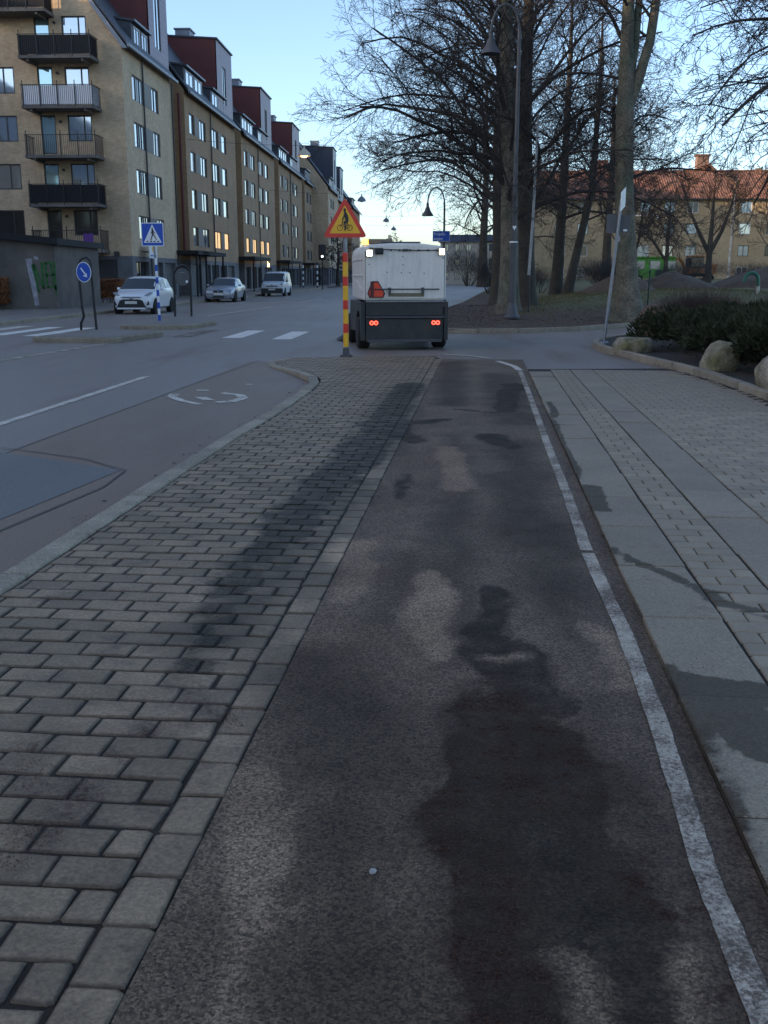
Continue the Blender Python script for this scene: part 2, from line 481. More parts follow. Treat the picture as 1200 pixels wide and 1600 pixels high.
M['concrete'] = mat('weathered_concrete', (.16, .14, .125), .9, .2, 1.5, .15, 30, .2, tint=(.11, .10, .095))
M['render_grey'] = mat('stained_grey_render', (.135, .115, .10), .9, .22, 1.2, .12, 25, .15, tint=(.10, .09, .085))
M['slate'] = mat('dark_roof_sheet', (.045, .05, .065), .55, .2, 3, .15, 20)
M['zinc'] = mat('zinc_trim', (.17, .19, .23), .5, .12, 3, metallic=.2)
M['red_clad'] = mat('dark_red_cladding', (.12, .028, .026), .7, .15, .9, .1, 10)
def clad_mat():
    m, nt, bs = new_mat('mauve_panel_cladding')
    p = pos_of(nt)
    wv = nt.node('ShaderNodeTexWave', wave_type='BANDS', bands_direction='Z'); wv.inputs['Scale'].default_value = .9
    nt.l.new(p, wv.inputs['Vector'])
    k = nt.rng(wv.outputs['Fac'], 0, .15, .72, 1.0)
    c = nt.vmath('SCALE', (.21, .16, .21), scale=nt.math('MULTIPLY', k, nt.rng(nt.noise(p, 1.5, 4, .6), .3, .7, .88, 1.12)))
    nt.l.new(c, bs.inputs['Base Color']); bs.inputs['Roughness'].default_value = .5
    return m
M['mauve'] = clad_mat()
M['dark_clad'] = mat('blue_black_cladding', (.03, .037, .06), .55, .12, .9)
M['grey_clad'] = mat('pale_grey_cladding', (.22, .25, .30), .5, .1, .9)
M['cream'] = mat('cream_render', (.52, .46, .36), .85, .1, 1.0)
M['frame_dark'] = mat('dark_window_frame', (.035, .033, .035), .5, .1)
M['frame_white'] = mat('pale_window_frame', (.50, .52, .55), .5, .1)
M['spandrel'] = mat('grey_window_panel', (.15, .135, .12), .6, .12, 2)
M['shutter'] = mat('grey_roller_shutter', (.075, .08, .088), .5, .1, 2)
M['black'] = mat('black_metal', (.012, .012, .014), .5, .15)
M['canopy'] = mat('dark_canopy_sheet', (.016, .016, .018), .85, .2)
def pane_mat(name, col, metal, rough=.05):
    m, nt, bs = new_mat(name)
    bs.inputs['Base Color'].default_value = (*col, 1); bs.inputs['Metallic'].default_value = metal
    bs.inputs['Roughness'].default_value = rough; bs.inputs['Specular IOR Level'].default_value = .8
    p = pos_of(nt)
    bump(nt, bs, nt.noise(p, .8, 2, .5), .06, .05)
    return m
M['pane'] = pane_mat('window_glass', (.52, .57, .62), .8)
M['pane_curt'] = pane_mat('window_glass_pale_blind', (.55, .57, .60), .45, .12)
M['pane_mid'] = pane_mat('window_glass_dull', (.22, .27, .33), .55)
M['pane_dim'] = pane_mat('dark_shop_glass', (.02, .024, .028), .0, .06)
M['pane_teal'] = pane_mat('balcony_door_glass', (.42, .58, .62), .7)
M['lit'] = mat('warm_pane', (1.0, .60, .26), .5, .6, 2.5, emit=.30)  # warm-toned panes with a mild emission of their own
M['lit_sign'] = mat('lit_sign_letters', (1.0, .62, .22), .5, 0, emit=2.2)
M['tile'] = mat('clay_roof_tile', (.20, .088, .055), .85, .3, 1.5, .3, 9, tint=(.14, .072, .05))
M['white'] = mat('white_paint', (.72, .73, .74), .35, .05, 3, coat=.2)
M['steel'] = mat('galvanised_steel', (.24, .25, .27), .45, .15, 8, metallic=.6)
M['grey_pole'] = mat('grey_painted_pole', (.06, .06, .066), .5, .15, 6)
M['rubber'] = mat('tyre_rubber', (.014, .014, .014), .85, .2, 10)
M['rim'] = mat('wheel_rim', (.35, .36, .38), .35, .1, 5, metallic=.7)
M['red'] = mat('sign_red', (.62, .035, .02), .45, .06, 6)
M['yellow'] = mat('sign_yellow', (.80, .42, .02), .45, .06, 6)
M['sign_blue'] = mat('sign_blue', (.012, .075, .42), .45, .06, 6)
M['sign_white'] = mat('sign_white', (.74, .75, .76), .45, .05, 6)
M['bark'] = mat('tree_bark', (.125, .108, .082), .95, .35, 3, .45, 22, 1.0, tint=(.085, .095, .068))
M['bark_dark'] = mat('dark_bark', (.05, .044, .036), .95, .3, 3, .4, 22, .8)
M['twig'] = mat('bare_twigs', (.036, .029, .027), .9, .25, 2)
M['twig_warm'] = mat('brown_twigs', (.085, .055, .038), .9, .25, 2)
M['birch'] = mat('birch_bark', (.50, .46, .40), .8, .35, 7)
M['rock'] = mat('granite_boulder', (.27, .235, .18), .9, .35, 5, .35, 45, 1.0, tint=(.13, .12, .055))
M['rock_brown'] = mat('brown_boulder', (.095, .065, .045), .95, .25, 3, .3, 40, .6)
M['juniper'] = mat('dark_evergreen', (.026, .035, .014), .8, .5, 4)
M['heather'] = mat('reddish_brown_twigs', (.080, .038, .024), .9, .35, 3)
M['beech'] = mat('dry_beech_leaf', (.22, .075, .022), .8, .45, 5, tint=(.13, .05, .02))
M['earth'] = mat('brown_earth', (.085, .062, .045), .98, .25, 1.5, .3, 12, .8)
# ------------------------------------------------------------------ ground, street, bike path, pavements
TH = math.atan(.0955)
DX, DY = math.sin(TH), math.cos(TH)

def PS(s, n, z=0.0):                       # s along the bike path, n across it (right positive)
    return (s * DX + n * DY, s * DY - n * DX, z)

def smooth(a, b, x):
    t = min(1, max(0, (x - a) / (b - a))); return t * t * (3 - 2 * t)

def road_z(x, y):
    wv = x - .0955 * y
    return -.010 - .095 * math.exp(-((wv + 2.95) / 1.15) ** 2) * (1 - smooth(14.5, 19.5, y)) * smooth(-8, -2, y)

def inside(pt, poly):
    x, y = pt; c = False; n = len(poly)
    for i in range(n):
        x0, y0 = poly[i][:2]; x1, y1 = poly[i - 1][:2]
        if (y0 > y) != (y1 > y) and x < (x1 - x0) * (y - y0) / (y1 - y0) + x0: c = not c
    return c

def frange(a, b, st):
    out = []
    while a < b - 1e-6:
        out.append(a); a += st
    return out

def in_view(x, y, z, mx=40):
    s_, c_ = math.sin(math.atan(370 / 1600)), math.cos(math.atan(370 / 1600))
    d = z - 1.55; fw = y * c_ - d * s_; up = y * s_ + d * c_
    if fw < .3: return False
    px, py = 600 + 1600 * x / fw, 800 - 1600 * up / fw
    return -mx < px < 1200 + mx and -mx < py < 1600 + mx

xs = [-2000, -400, -120, -60, -30, -20, -14, -10] + frange(-8, 3, .25) + [3, 4, 6, 10, 20, 40, 120, 400, 2000]
ys = [-400, -60, -20, -5] + frange(0, 24, .4) + [24, 26, 30, 36, 44, 60, 100, 200, 500, 2000]
mb = MB()
mb.v = [(x, y, road_z(x, y)) for y in ys for x in xs]
nx = len(xs)
mb.f = [(j * nx + i, j * nx + i + 1, (j + 1) * nx + i + 1, (j + 1) * nx + i) for j in range(len(ys) - 1) for i in range(nx - 1)]
road = tag(mb.build('street', M['road'], smooth=True), kind='structure')

def strip(name, pts, wid, m, parent, z=None, dz=.005, step=.5, rag=0.0):
    """a painted band following a polyline on the ground"""
    P = []
    for i in range(len(pts) - 1):
        a, b = Vector(pts[i]), Vector(pts[i + 1]); k = max(1, int((b - a).length / step))
        P += [a.lerp(b, j / k) for j in range(k)]
    P.append(Vector(pts[-1]))
    q = MB(); L = []
    for i, p in enumerate(P):
        t = (P[min(i + 1, len(P) - 1)] - P[max(i - 1, 0)]).normalized(); nn = Vector((t.y, -t.x)) * wid / 2
        r0 = 1 + rag * (mnoise.noise((p.x * 3, p.y * 3, 1)) + .9 * mnoise.noise((p.x * 17, p.y * 17, 2))); r1 = 1 + rag * (mnoise.noise((p.x * 3, p.y * 3, 7)) + .9 * mnoise.noise((p.x * 17, p.y * 17, 8)))
        L.append((p - nn * r0, p + nn * r1))
    for i in range(len(P) - 1):
        c = [L[i][0], L[i][1], L[i + 1][1], L[i + 1][0]]
        q.poly([(v.x, v.y, (road_z(v.x, v.y) if z is None else z) + dz) for v in c])
    return q.build(name, m, parent)

def sheet(name, quad, m, parent, nu=6, nv=6, dz=.005):
    q = MB(); a, b, c, d = [Vector(p) for p in quad]
    g = [[a.lerp(b, i / nu).lerp(d.lerp(c, i / nu), j / nv) for i in range(nu + 1)] for j in range(nv + 1)]
    for j in range(nv):
        for i in range(nu):
            q.poly([(p.x, p.y, road_z(p.x, p.y) + dz) for p in (g[j][i], g[j][i + 1], g[j + 1][i + 1], g[j + 1][i])])
    return q.build(name, m, parent)

bay = MB()
for i, a in enumerate(frange(-2, 18.6, .4)):
    for k in range(8):
        n0, n1 = -4.3 + k * .22, -4.3 + (k + 1) * .22
        def bz(s_, n_):
            p = PS(s_, n_); return (p[0], p[1], road_z(p[0], p[1]) + .004)
        bay.poly([bz(a, n0), bz(a, n1), bz(a + .4, n1), bz(a + .4, n0)])
bay.build('parking_bay', M['bay'], road, smooth=True)
sheet('asphalt_patch', [(-4.6, 3.2), (-2.75, 6.3), (-2.28, 8.75), (-4.35, 9.55)], M['patch'], road, 14, 14, dz=.008)
M['tar'] = mat('tar_seam', (.085, .068, .055), .6, .3, 5)
strip('tar_seam', [(-4.45, 9.58), (-3.5, 9.42), (-2.7, 9.15), (-2.24, 8.72), (-2.24, 8.0), (-2.55, 6.5), (-2.8, 5.8)], .02, M['tar'], road, dz=.012)
strip('tar_seam', [PS(3, -4.3)[:2], PS(9.4, -4.3)[:2], PS(15, -4.28)[:2], PS(19, -4.15)[:2]], .014, M['tar'], road, dz=.0075)
strip('lane_line', [(-4.62, 3.5), (-4.13, 10.92), (-3.75, 16.27)], .115, M['paint'], road)
strip('lane_line', [(-8.8, 6), (-7.2, 19.2), (-6.47, 24.3)], .20, M['paint_worn'], road)
strip('lane_line', [(-6.95, 41), (-5.65, 53)], .14, M['paint'], road)
strip('lane_line', [(-5.0, 62), (-4.3, 72)], .14, M['paint'], road)
for x0, y0, y1, k in ((-3.88, 26.4, 30.0, 0), (-2.56, 25.8, 29.4, 0), (-9.25, 27.2, 31.6, 0), (-10.35, 27.6, 32.0, 0), (-11.45, 28.2, 32.6, 1), (-5.25, 26.8, 30.4, 2)):
    strip('zebra_stripe', [(x0, y0), (x0 + .0955 * (y1 - y0) * .6, y1)], .5, M[('paint_fresh', 'paint', 'paint_ghost')[k]], road)
for pts, wd in (([(-2.86, 14.0), (-2.84, 13.7), (-2.66, 13.4), (-2.38, 13.15)], .13), ([(-2.66, 14.55), (-2.5, 14.62)], .1), ([(-2.48, 13.85), (-2.33, 13.6)], .17),
                ([(-2.28, 14.45), (-2.02, 14.35), (-1.93, 14.05), (-2.02, 13.65), (-2.2, 13.42)], .14), ([(-2.1, 15.6), (-2.0, 15.6)], .1)):
    strip('worn_symbol_paint', pts, wd, M['paint'], road, step=.1, dz=.009)

# ---- bike path
q = MB()
ss = [-8, -4, -1, 0] + frange(.4, 5, .03) + frange(5, 9, .05) + frange(9, 19.5, .12) + [19.6]
nn_ = [-.757 + 1.512 * k / 62 for k in range(63)]
q.v = [PS(a, b) for a in ss for b in nn_]
q.f = [(i * 63 + k, i * 63 + k + 1, (i + 1) * 63 + k + 1, (i + 1) * 63 + k) for i in range(len(ss) - 1) for k in range(62)]
bike = tag(q.build('bike_path', M['bike']), kind='structure')
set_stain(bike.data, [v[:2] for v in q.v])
WL = [(0.56, -4), (0.70, .5), (0.815, 1.9), (0.855, 2.43), (0.975, 3.37), (1.07, 4.33), (1.165, 5.65), (1.335, 7.33), (1.535, 9.5), (1.985, 14.16), (2.27, 17.2)]
ends = [(0, 4.9), (5.1, 7.5), (7.62, 18)]
for a, b in ((0, 6), (6, 10)):
    seg = WL[a:b + 1]
    if a > 0:
        p0, p1 = Vector(seg[0]), Vector(seg[1]); seg[0] = tuple(p0.lerp(p1, .03 / (p1 - p0).length * 2))
    strip('edge_line', seg, .070, M['paint_worn'], bike, z=0.0, dz=.003, step=.03, rag=.13)
strip('edge_line', [(2.27, 17.24), (2.27, 18.0), (2.1, 19.1)], .11, M['paint'], bike, z=0.0, dz=.004, step=.3)
strip('edge_line', [(2.05, 19.75), (1.7, 20.4), (1.1, 20.9)], .10, M['paint'], road, step=.3, dz=.012)

# ---- paving stones
RIM = {}
def paver_mesh(name, lx, ly, h, seed, rnd=.016, m=None, jit=.0055):
    rg = random.Random(seed); q = MB()
    a, b = lx / 2, ly / 2
    base = rounded([(-a, -b), (a, -b), (a, b), (-a, b)], rnd, 1)
    base = [(x + rg.uniform(-jit, jit), y + rg.uniform(-jit, jit)) for x, y in base]
    n = len(base); rim = []
    for ins, z, rv in ((0, -h, 1), (0, -.006, 1), (.005, 0, .75), (.016, .001, 0)):
        for x, y in base:
            q.v.append((x * (1 - ins / a), y * (1 - ins / b), z)); rim.append(rv)
    for k in range(3):
        for i in range(n):
            j = (i + 1) % n
            q.f.append((k * n + i, k * n + j, (k + 1) * n + j, (k + 1) * n + i))
    q.f.append(tuple(3 * n + i for i in range(n)))
    me = q.mesh(name)
    if m: me.materials.append(m)
    RIM[n] = rim
    return me

def slab_mesh(name, lx, ly, h, m):
    q = MB(); nx_, ny_ = 10, 24; a, b = lx / 2, ly / 2
    q.v = [(-a + lx * i / nx_, -b + ly * j / ny_, -.004 if i in (0, nx_) or j in (0, ny_) else 0) for j in range(ny_ + 1) for i in range(nx_ + 1)]
    w_ = nx_ + 1
    q.f = [(j * w_ + i, j * w_ + i + 1, (j + 1) * w_ + i + 1, (j + 1) * w_ + i) for j in range(ny_) for i in range(nx_)]
    k = len(q.v); q.v += [(-a, -b, -h), (a, -b, -h), (a, b, -h), (-a, b, -h)]; c = (0, nx_, w_ * ny_ + nx_, w_ * ny_)
    for i in range(4): q.f.append((k + i, k + (i + 1) % 4, c[(i + 1) % 4], c[i]))
    # squeeze the outer ring so that the edge chamfer stays narrow
    for i, v in enumerate(q.v[:k]):
        x = max(-a, min(a, v[0])); y = v[1]
        if v[2] == 0:
            if abs(x) > a - lx / nx_ * 1.01: x = math.copysign(a - .006, x)
            if abs(y) > b - ly / ny_ * 1.01: y = math.copysign(b - .006, y)
            q.v[i] = (x, y, 0)
    me = q.mesh(name); me.materials.append(m)
    return me

def merge_pieces(name, items, m, parent):
    q = MB(); rims = []
    for me, loc, rz in items:
        rims += RIM[8] if len(me.vertices) == 32 and 'small' not in me.name else [0] * len(me.vertices)
        c, s_ = math.cos(rz), math.sin(rz); b = len(q.v)
        for v in me.vertices:
            q.v.append((loc[0] + v.co.x * c - v.co.y * s_, loc[1] + v.co.x * s_ + v.co.y * c, loc[2] + v.co.z))
        for p in me.polygons: q.f.append(tuple(b + i for i in p.vertices))
    o = tag(q.build(name, m, parent), kind='stuff')
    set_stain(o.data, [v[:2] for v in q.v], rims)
    return o

def lay(name, items, parent, m_far, limit=300):
    """items: (mesh, loc, rz); the nearest ones in view are pieces of their own"""
    vis = [i for i in items if in_view(*i[1])]
    rest = [i for i in items if not in_view(*i[1])]
    vis.sort(key=lambda i: i[1][0] ** 2 + i[1][1] ** 2)
    rg = random.Random(5)
    for me, loc, rz in vis[:limit]:
        me = me.copy(); c, s_ = math.cos(rz), math.sin(rz)
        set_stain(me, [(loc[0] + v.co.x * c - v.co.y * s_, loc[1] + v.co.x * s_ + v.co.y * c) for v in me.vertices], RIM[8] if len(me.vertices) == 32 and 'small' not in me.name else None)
        link(name, me, parent, loc, (rg.uniform(-.012, .012), rg.uniform(-.010, .010), rz + rg.uniform(-.008, .008)))
    rest += vis[limit:]
    if rest: merge_pieces('far_' + name + 's', rest, m_far, parent)

rng = random.Random(11)
KO = [PS(-6, -2.51)[:2], PS(0, -2.51)[:2], PS(5, -2.515)[:2], PS(10, -2.52)[:2], (-1.42, 11.25), (-1.27, 12.6), (-1.14, 14.3), (-1.10, 15.1), (-1.13, 15.8), (-1.27, 16.5), (-1.62, 17.3), (-2.0, 18.0), (-2.2, 18.7), (-2.16, 19.35), (-1.95, 19.8), (-1.5, 20.15)]
def offset_line(pts, d):
    out = []
    for i, p in enumerate(pts):
        t = (Vector(pts[min(i + 1, len(pts) - 1)]) - Vector(pts[max(i - 1, 0)])).normalized()
        out.append((p[0] + t.y * d, p[1] - t.x * d))
    return out
KI = offset_line(KO, .15)
island_poly = KI + [(-.6, 20.4), (.95, 20.35), PS(19.6, -.90)[:2], PS(-6, -.90)[:2]]
bed_poly = KI + [(-.6, 20.4), (.98, 20.35), PS(19.6, -.757)[:2], PS(-6, -.757)[:2]]
q = MB(); q.poly([(x, y, -.0075) for x, y in bed_poly][::-1])
island = tag(q.build('paved_island', M['joint'], fix=True), kind='structure')
PV = [paver_mesh('paver', .209, .139, .05, k, .008, M['paver']) for k in range(6)]
PVH = [paver_mesh('paver', .101, .139, .05, 20 + k, .008, M['paver']) for k in range(3)]
PVB = [paver_mesh('border_paver', .135, .211, .05, 40 + k, .008, M['paver']) for k in range(5)]
items = []
row = 0; s = .6
while s < 20.4:
    off = (0, .11, .055, .15)[row % 4]
    n = -.905 - (.11 if row % 2 else 0)
    if row % 2:
        c = PS(s, -.905 - .053)
        if s < 19.6 or inside(c[:2], island_poly): items.append((rng.choice(PVH), (c[0], c[1], rng.uniform(-.003, .002)), -TH))
    while n > -4.4:
        c = PS(s, n - .108)
        l = PS(s, n - .21)
        if inside(l[:2], island_poly):
            items.append((rng.choice(PV), (c[0], c[1], rng.uniform(-.004, .002)), -TH))
        else:                                   # cut piece against the kerb
            rem = .21
            while rem > .035 and not inside(PS(s, n - rem)[:2], island_poly): rem -= .01
            if rem > .035:
                c2 = PS(s, n - rem / 2 - .003)
                items.append((paver_mesh('paver', rem - .004, .139, .05, int(s * 1000), .008, M['paver']), (c2[0], c2[1], rng.uniform(-.004, .002)), -TH))
            break
        n -= .217
    s += .147; row += 1
lay('paver', items, island, M['paver_far'])
items = []
s = .5
while s < 19.5:
    c = PS(s, -.829)
    items.append((rng.choice(PVB), (c[0], c[1], rng.uniform(-.003, .003)), -TH)); s += .218
lay('border_paver', items, island, M['paver_far'])

def kerb_stones(pts, d, zt, zb, parent, L=1.0, m=None, name='kerb_stone'):
    """granite stones along a line, top width d to the right of the line"""
    seg = []
    acc = [Vector(p) for p in pts]
    # resample
    P = [acc[0]]; rem = L
    cur = acc[0]
    for p in acc[1:]:
        while (p - cur).length >= rem:
            cur = cur + (p - cur).normalized() * rem; P.append(cur); rem = L
        rem -= (p - cur).length; cur = p
    P.append(acc[-1])
    rg = random.Random(3)
    for i in range(len(P) - 1):
        a, b = P[i], P[i + 1]
        if (b - a).length < .12: continue
        t = (b - a).normalized(); nn = Vector((t.y, -t.x)); g = .006
        a2, b2 = a + t * g, b - t * g; dz = rg.uniform(-.006, .006); o_ = rg.uniform(-.006, .006)
        t0 = (P[i] - P[i - 1]).normalized() if i else t
        t1 = (P[i + 2] - P[i + 1]).normalized() if i + 2 < len(P) else t
        na = (nn + Vector((t0.y, -t0.x))).normalized(); nb = (nn + Vector((t1.y, -t1.x))).normalized()
        q = MB(); ctr = (a + b) / 2
        def L_(p, z): return (p.x - ctr.x, p.y - ctr.y, z)
        zt_ = zt(ctr.x, ctr.y) if callable(zt) else zt
        q.hexa([L_(a2 + nn * o_, zb), L_(b2 + nn * o_, zb), L_(b2 + nb * d, zb), L_(a2 + na * d, zb)][::-1] + [L_(a2 + nn * o_, zt_ + dz), L_(b2 + nn * o_, zt_ + dz), L_(b2 + nb * d, zt_ + dz), L_(a2 + na * d, zt_ + dz)][::-1])
        q.build(name, m or M['kerb'], parent, loc=(ctr.x, ctr.y, 0), bevel=.012, fix=True)
kerb_stones(KO, .146, lambda x, y: .012 - .012 * smooth(17, 20, y), -.2, island, 1.0)

# ---- right pavement with slabs and small pavers
RK = [(4.1, -2), (4.45, 6), (4.7, 10), (4.82, 12.84), (4.91, 14.57), (4.91, 15.77), (4.85, 17.4), (4.71, 18.99), (4.57, 20.6), (4.52, 22.0), (4.60, 23.0), (4.95, 24.3), (5.7, 25.6), (7.2, 27.2), (10, 29.0), (16, 31.5)]
SWZ = .022
side_poly = [PS(-4, .757)[:2], PS(17.45, .757)[:2], (4.78, 17.42)] + [p for p in RK if p[1] < 17.4][::-1]
q = MB(); q.poly([(x, y, SWZ - .009) for x, y in side_poly]);
side = tag(q.build('right_pavement', M['joint'], fix=True), kind='structure')
SL1 = [slab_mesh('paving_slab', .353, .882, .05, M['slab'])]
SL2 = [slab_mesh('paving_slab', .358, .882, .05, M['slab'])]
items = []
s = -3.0
while s < 17.0:
    for nn, mm in ((.936, SL1), (1.636, SL2)):
        c = PS(s + (.3 if nn > 1 else 0), nn); items.append((rng.choice(mm), (c[0], c[1], SWZ + rng.uniform(-.002, .001)), -TH))
    s += .889
lay('paving_slab', items, side, M['slab'])
GP = [paver_mesh('small_paver', .206, .136, .05, 80 + k, .007, M['gpaver'], .0015) for k in range(4)]
GPH = [paver_mesh('small_paver', .098, .136, .05, 90 + k, .007, M['gpaver'], .0015) for k in range(2)]
items = []
s = .6; row = 0
sp2 = side_poly
while s < 17.35:
    z = SWZ - .001
    if row % 2:
        for nn, mm in ((1.232, GP), (1.393, GPH)):
            c = PS(s, nn); items.append((rng.choice(mm), (c[0], c[1], z), -TH))
    else:
        for nn, mm in ((1.178, GPH), (1.338, GP)):
            c = PS(s, nn); items.append((rng.choice(mm), (c[0], c[1], z), -TH))
    n = 1.828 - (.108 if row % 2 else 0)
    first = True
    while n < 5:
        if first and row % 2:
            c = PS(s, 1.828 + .05); items.append((rng.choice(GPH), (c[0], c[1], z), -TH)); n = 1.828 + .108; first = False; continue
        first = False
        c = PS(s, n + .105); e = PS(s, n + .2)
        if inside(e[:2], sp2): items.append((rng.choice(GP), (c[0], c[1], z + rng.uniform(-.002, .001)), -TH))
        n += .214
    s += .1435; row += 1
lay('small_paver', items, side, M['gpaver'])

# ---- planting bed on the right
q = MB()
bedp = offset_line(RK, .14) + [(40, 40), (40, -2)]
q.poly([(x, y, .075) for x, y in bedp])
bed = tag(q.build('planting_bed', M['soil'], fix=True), kind='structure')
kerb_stones(RK[2:], .138, .115, -.2, bed, 1.05)

# ---- park: rising lawn with leaf litter
PKB = [(16, 205), (14, 112), (7.6, 72), (4.4, 58), (2.3, 44), (1.35, 36), (1.0, 31.0), (1.15, 29.5), (1.8, 28.75), (3.54, 28.75), (5.55, 30.0), (8.16, 33.1), (12, 36.0), (20, 39.5), (40, 44), (150, 60), (160, 205)]
C0 = Vector((28, 75))
Bp = []
for i in range(len(PKB)):
    a, b = Vector(PKB[i]), Vector(PKB[(i + 1) % len(PKB)]); k = max(1, int((b - a).length / (1.2 if 3 < i < 13 else 8)))
    Bp += [a.lerp(b, j / k) for j in range(k)]
def park_z(x, y):
    # height from the distance to the border along the line to the middle
    d = 1e9
    for i in range(3, 14):
        a, b = Vector(PKB[i]), Vector(PKB[i + 1]); p = Vector((x, y)); t = max(0, min(1, (p - a).dot(b - a) / (b - a).length_squared))
        d = min(d, (p - (a + (b - a) * t)).length)
    return .10 + .78 * smooth(0, 8.5, d) + .05 * mnoise.noise((x * .35, y * .35, 0)) * smooth(0, 3, d) + .25 * smooth(20, 70, d)
ts = [0, .012, .03, .05, .075, .1, .13, .16, .2, .25, .3, .36, .44, .55, .7, .85, 1]
q = MB()
for t in ts[:-1]:
    for p in Bp:
        v = p.lerp(C0, t); q.v.append((v.x, v.y, park_z(v.x, v.y)))
nb = len(Bp)
for j in range(len(ts) - 2):
    for i in range(nb):
        i2 = (i + 1) % nb; q.f.append((j * nb + i, j * nb + i2, (j + 1) * nb + i2, (j + 1) * nb + i))
q.v.append((C0.x, C0.y, park_z(*C0)))
for i in range(nb): q.f.append(((len(ts) - 2) * nb + i, (len(ts) - 2) * nb + (i + 1) % nb, len(q.v) - 1))
park = tag(q.build('park_ground', M['park'], smooth=True, fix=True), kind='structure')
kerb_stones(PKB[6:14][::-1], -.14, .11, -.2, park, 1.1)

# grass blades and fallen leaves on the bank
rg = random.Random(77); q = MB(); q2 = MB()
for i in range(26000):
    x, y = rg.uniform(1.2, 17), rg.uniform(29.5, 52)
    if not inside((x, y), PKB): continue
    z = park_z(x, y) if i % 3 == 0 else None
    if z is None: z = park_z(x, y)
    if z > .38 + .35 * mnoise.noise((x * .5, y * .5, 3)):
        a = rg.uniform(0, 6.3); h = rg.uniform(.03, .10); wd = .012
        q.poly([(x - wd * math.cos(a), y - wd * math.sin(a), z - .01), (x + wd * math.cos(a), y + wd * math.sin(a), z - .01), (x + rg.uniform(-.04, .04), y + rg.uniform(-.04, .04), z + h)])
    elif i % 2:
        a = rg.uniform(0, 6.3); r_ = rg.uniform(.025, .06); t = rg.uniform(-.03, .03)
        q2.poly([(x + r_ * math.cos(a), y + r_ * math.sin(a), z + .012 + t * .3), (x - r_ * .6 * math.sin(a), y + r_ * .6 * math.cos(a), z + .02), (x - r_ * math.cos(a), y - r_ * math.sin(a), z + .012), (x + r_ * .6 * math.sin(a), y - r_ * .6 * math.cos(a), z + .015)])
M['grass'] = mat('winter_grass', (.085, .085, .03), .9, .4, 5, tint=(.13, .11, .05))
M['leaf'] = mat('fallen_leaves', (.10, .065, .04), .9, .5, 9, tint=(.055, .035, .022))
tag(q.build('grass', M['grass']), 'short winter grass on the park bank under the trees', 'grass', kind='stuff')
tag(q2.build('fallen_leaves', M['leaf']), 'brown fallen leaves covering the lower park bank by the kerb', 'leaves', kind='stuff')

# grit and small stones lying on the path
rg = random.Random(91); q = MB(); q3 = MB()
for i in range(5200):
    c = rg.choice(GRIT + WET[12:18] + [(1.0, 2.0, 1.35, 5.0, .1), (.75, 1.6, .8, 4, .1)])
    t = rg.random(); x = c[0] + (c[2] - c[0]) * t + rg.gauss(0, c[4] * .8); y = c[1] + (c[3] - c[1]) * t + rg.gauss(0, c[4])
    z0 = 0.0 if x - .0955 * y < .755 else SWZ
    r_ = rg.uniform(.0012, .0032); a = rg.uniform(0, 6.3)
    pts = [(x + r_ * math.cos(a + k * 2.09), y + r_ * math.sin(a + k * 2.09), z0 - .0005) for k in range(3)] + [(x + rg.uniform(-.3, .3) * r_, y, z0 + r_ * 1.1)]
    b = len(q.v); q.v += pts; q.f += [(b, b + 1, b + 3), (b + 1, b + 2, b + 3), (b + 2, b, b + 3)]
M['gritstone'] = mat('sanding_grit', (.10, .055, .042), .9, .6, 300)
tag(q.build('grit', M['gritstone']), 'fine reddish sanding grit scattered over the bike path', 'grit', kind='stuff')
def pebble(loc, r_, m, label):
    bm = bmesh.new(); bmesh.ops.create_icosphere(bm, subdivisions=2, radius=r_)
    for v in bm.verts:
        v.co *= 1 + .35 * mnoise.noise(v.co * 60 + Vector(loc)); v.co.z *= .6
    me = bpy.data.meshes.new('pebble'); bm.to_mesh(me); bm.free()
    o = link('pebble', me, None, (loc[0], loc[1], r_ * .45), mat=m); tag(o, label, 'pebble')
# dry leaves and bits blown against the kerbs
rg = random.Random(17); q = MB()
def scatter_line(pts, n, off, zf, spread):
    seg = [(Vector(a), Vector(b)) for a, b in zip(pts, pts[1:])]; tot = sum((b - a).length for a, b in seg)
    for i in range(n):
        u = rg.random() * tot
        for a, b in seg:
            l = (b - a).length
            if u <= l: break
            u -= l
        t = (b - a).normalized(); p = a + t * u + Vector((t.y, -t.x)) * (off + abs(rg.gauss(0, spread)) * (1 if off >= 0 else -1))
        z = zf(p.x, p.y); an = rg.uniform(0, 6.3); r_ = rg.uniform(.008, .028); k = rg.uniform(.002, .014)
        c, s_ = math.cos(an) * r_, math.sin(an) * r_
        q.poly([(p.x + c, p.y + s_, z + .002), (p.x - s_ * .6, p.y + c * .6, z + k), (p.x - c, p.y - s_, z + .003), (p.x + s_ * .6, p.y - c * .6, z + k * .6)])
scatter_line(RK[2:9], 260, -.02, lambda x, y: SWZ + .001, .10)
scatter_line(RK[2:12], 500, .16, lambda x, y: .076, .35)
scatter_line(KO[1:9], 110, -.02, lambda x, y: road_z(x, y) + .006, .12)
scatter_line([(x + .1, y) for x, y in WL[3:]], 60, .02, lambda x, y: .001, .05)
scatter_line(PKB[7:13], 300, .02, lambda x, y: road_z(x, y) + .002, .2)
tag(q.build('leaf_litter', M['leaf']), 'dry brown leaf bits blown along the kerbs', 'leaves', kind='stuff')
M['pebble'] = mat('pale_pebble', (.36, .34, .32), .8, .2, 60)
pebble((-.030, 2.44, 0), .010, M['pebble'], 'pale pebble lying on the dark wet part of the bike path')

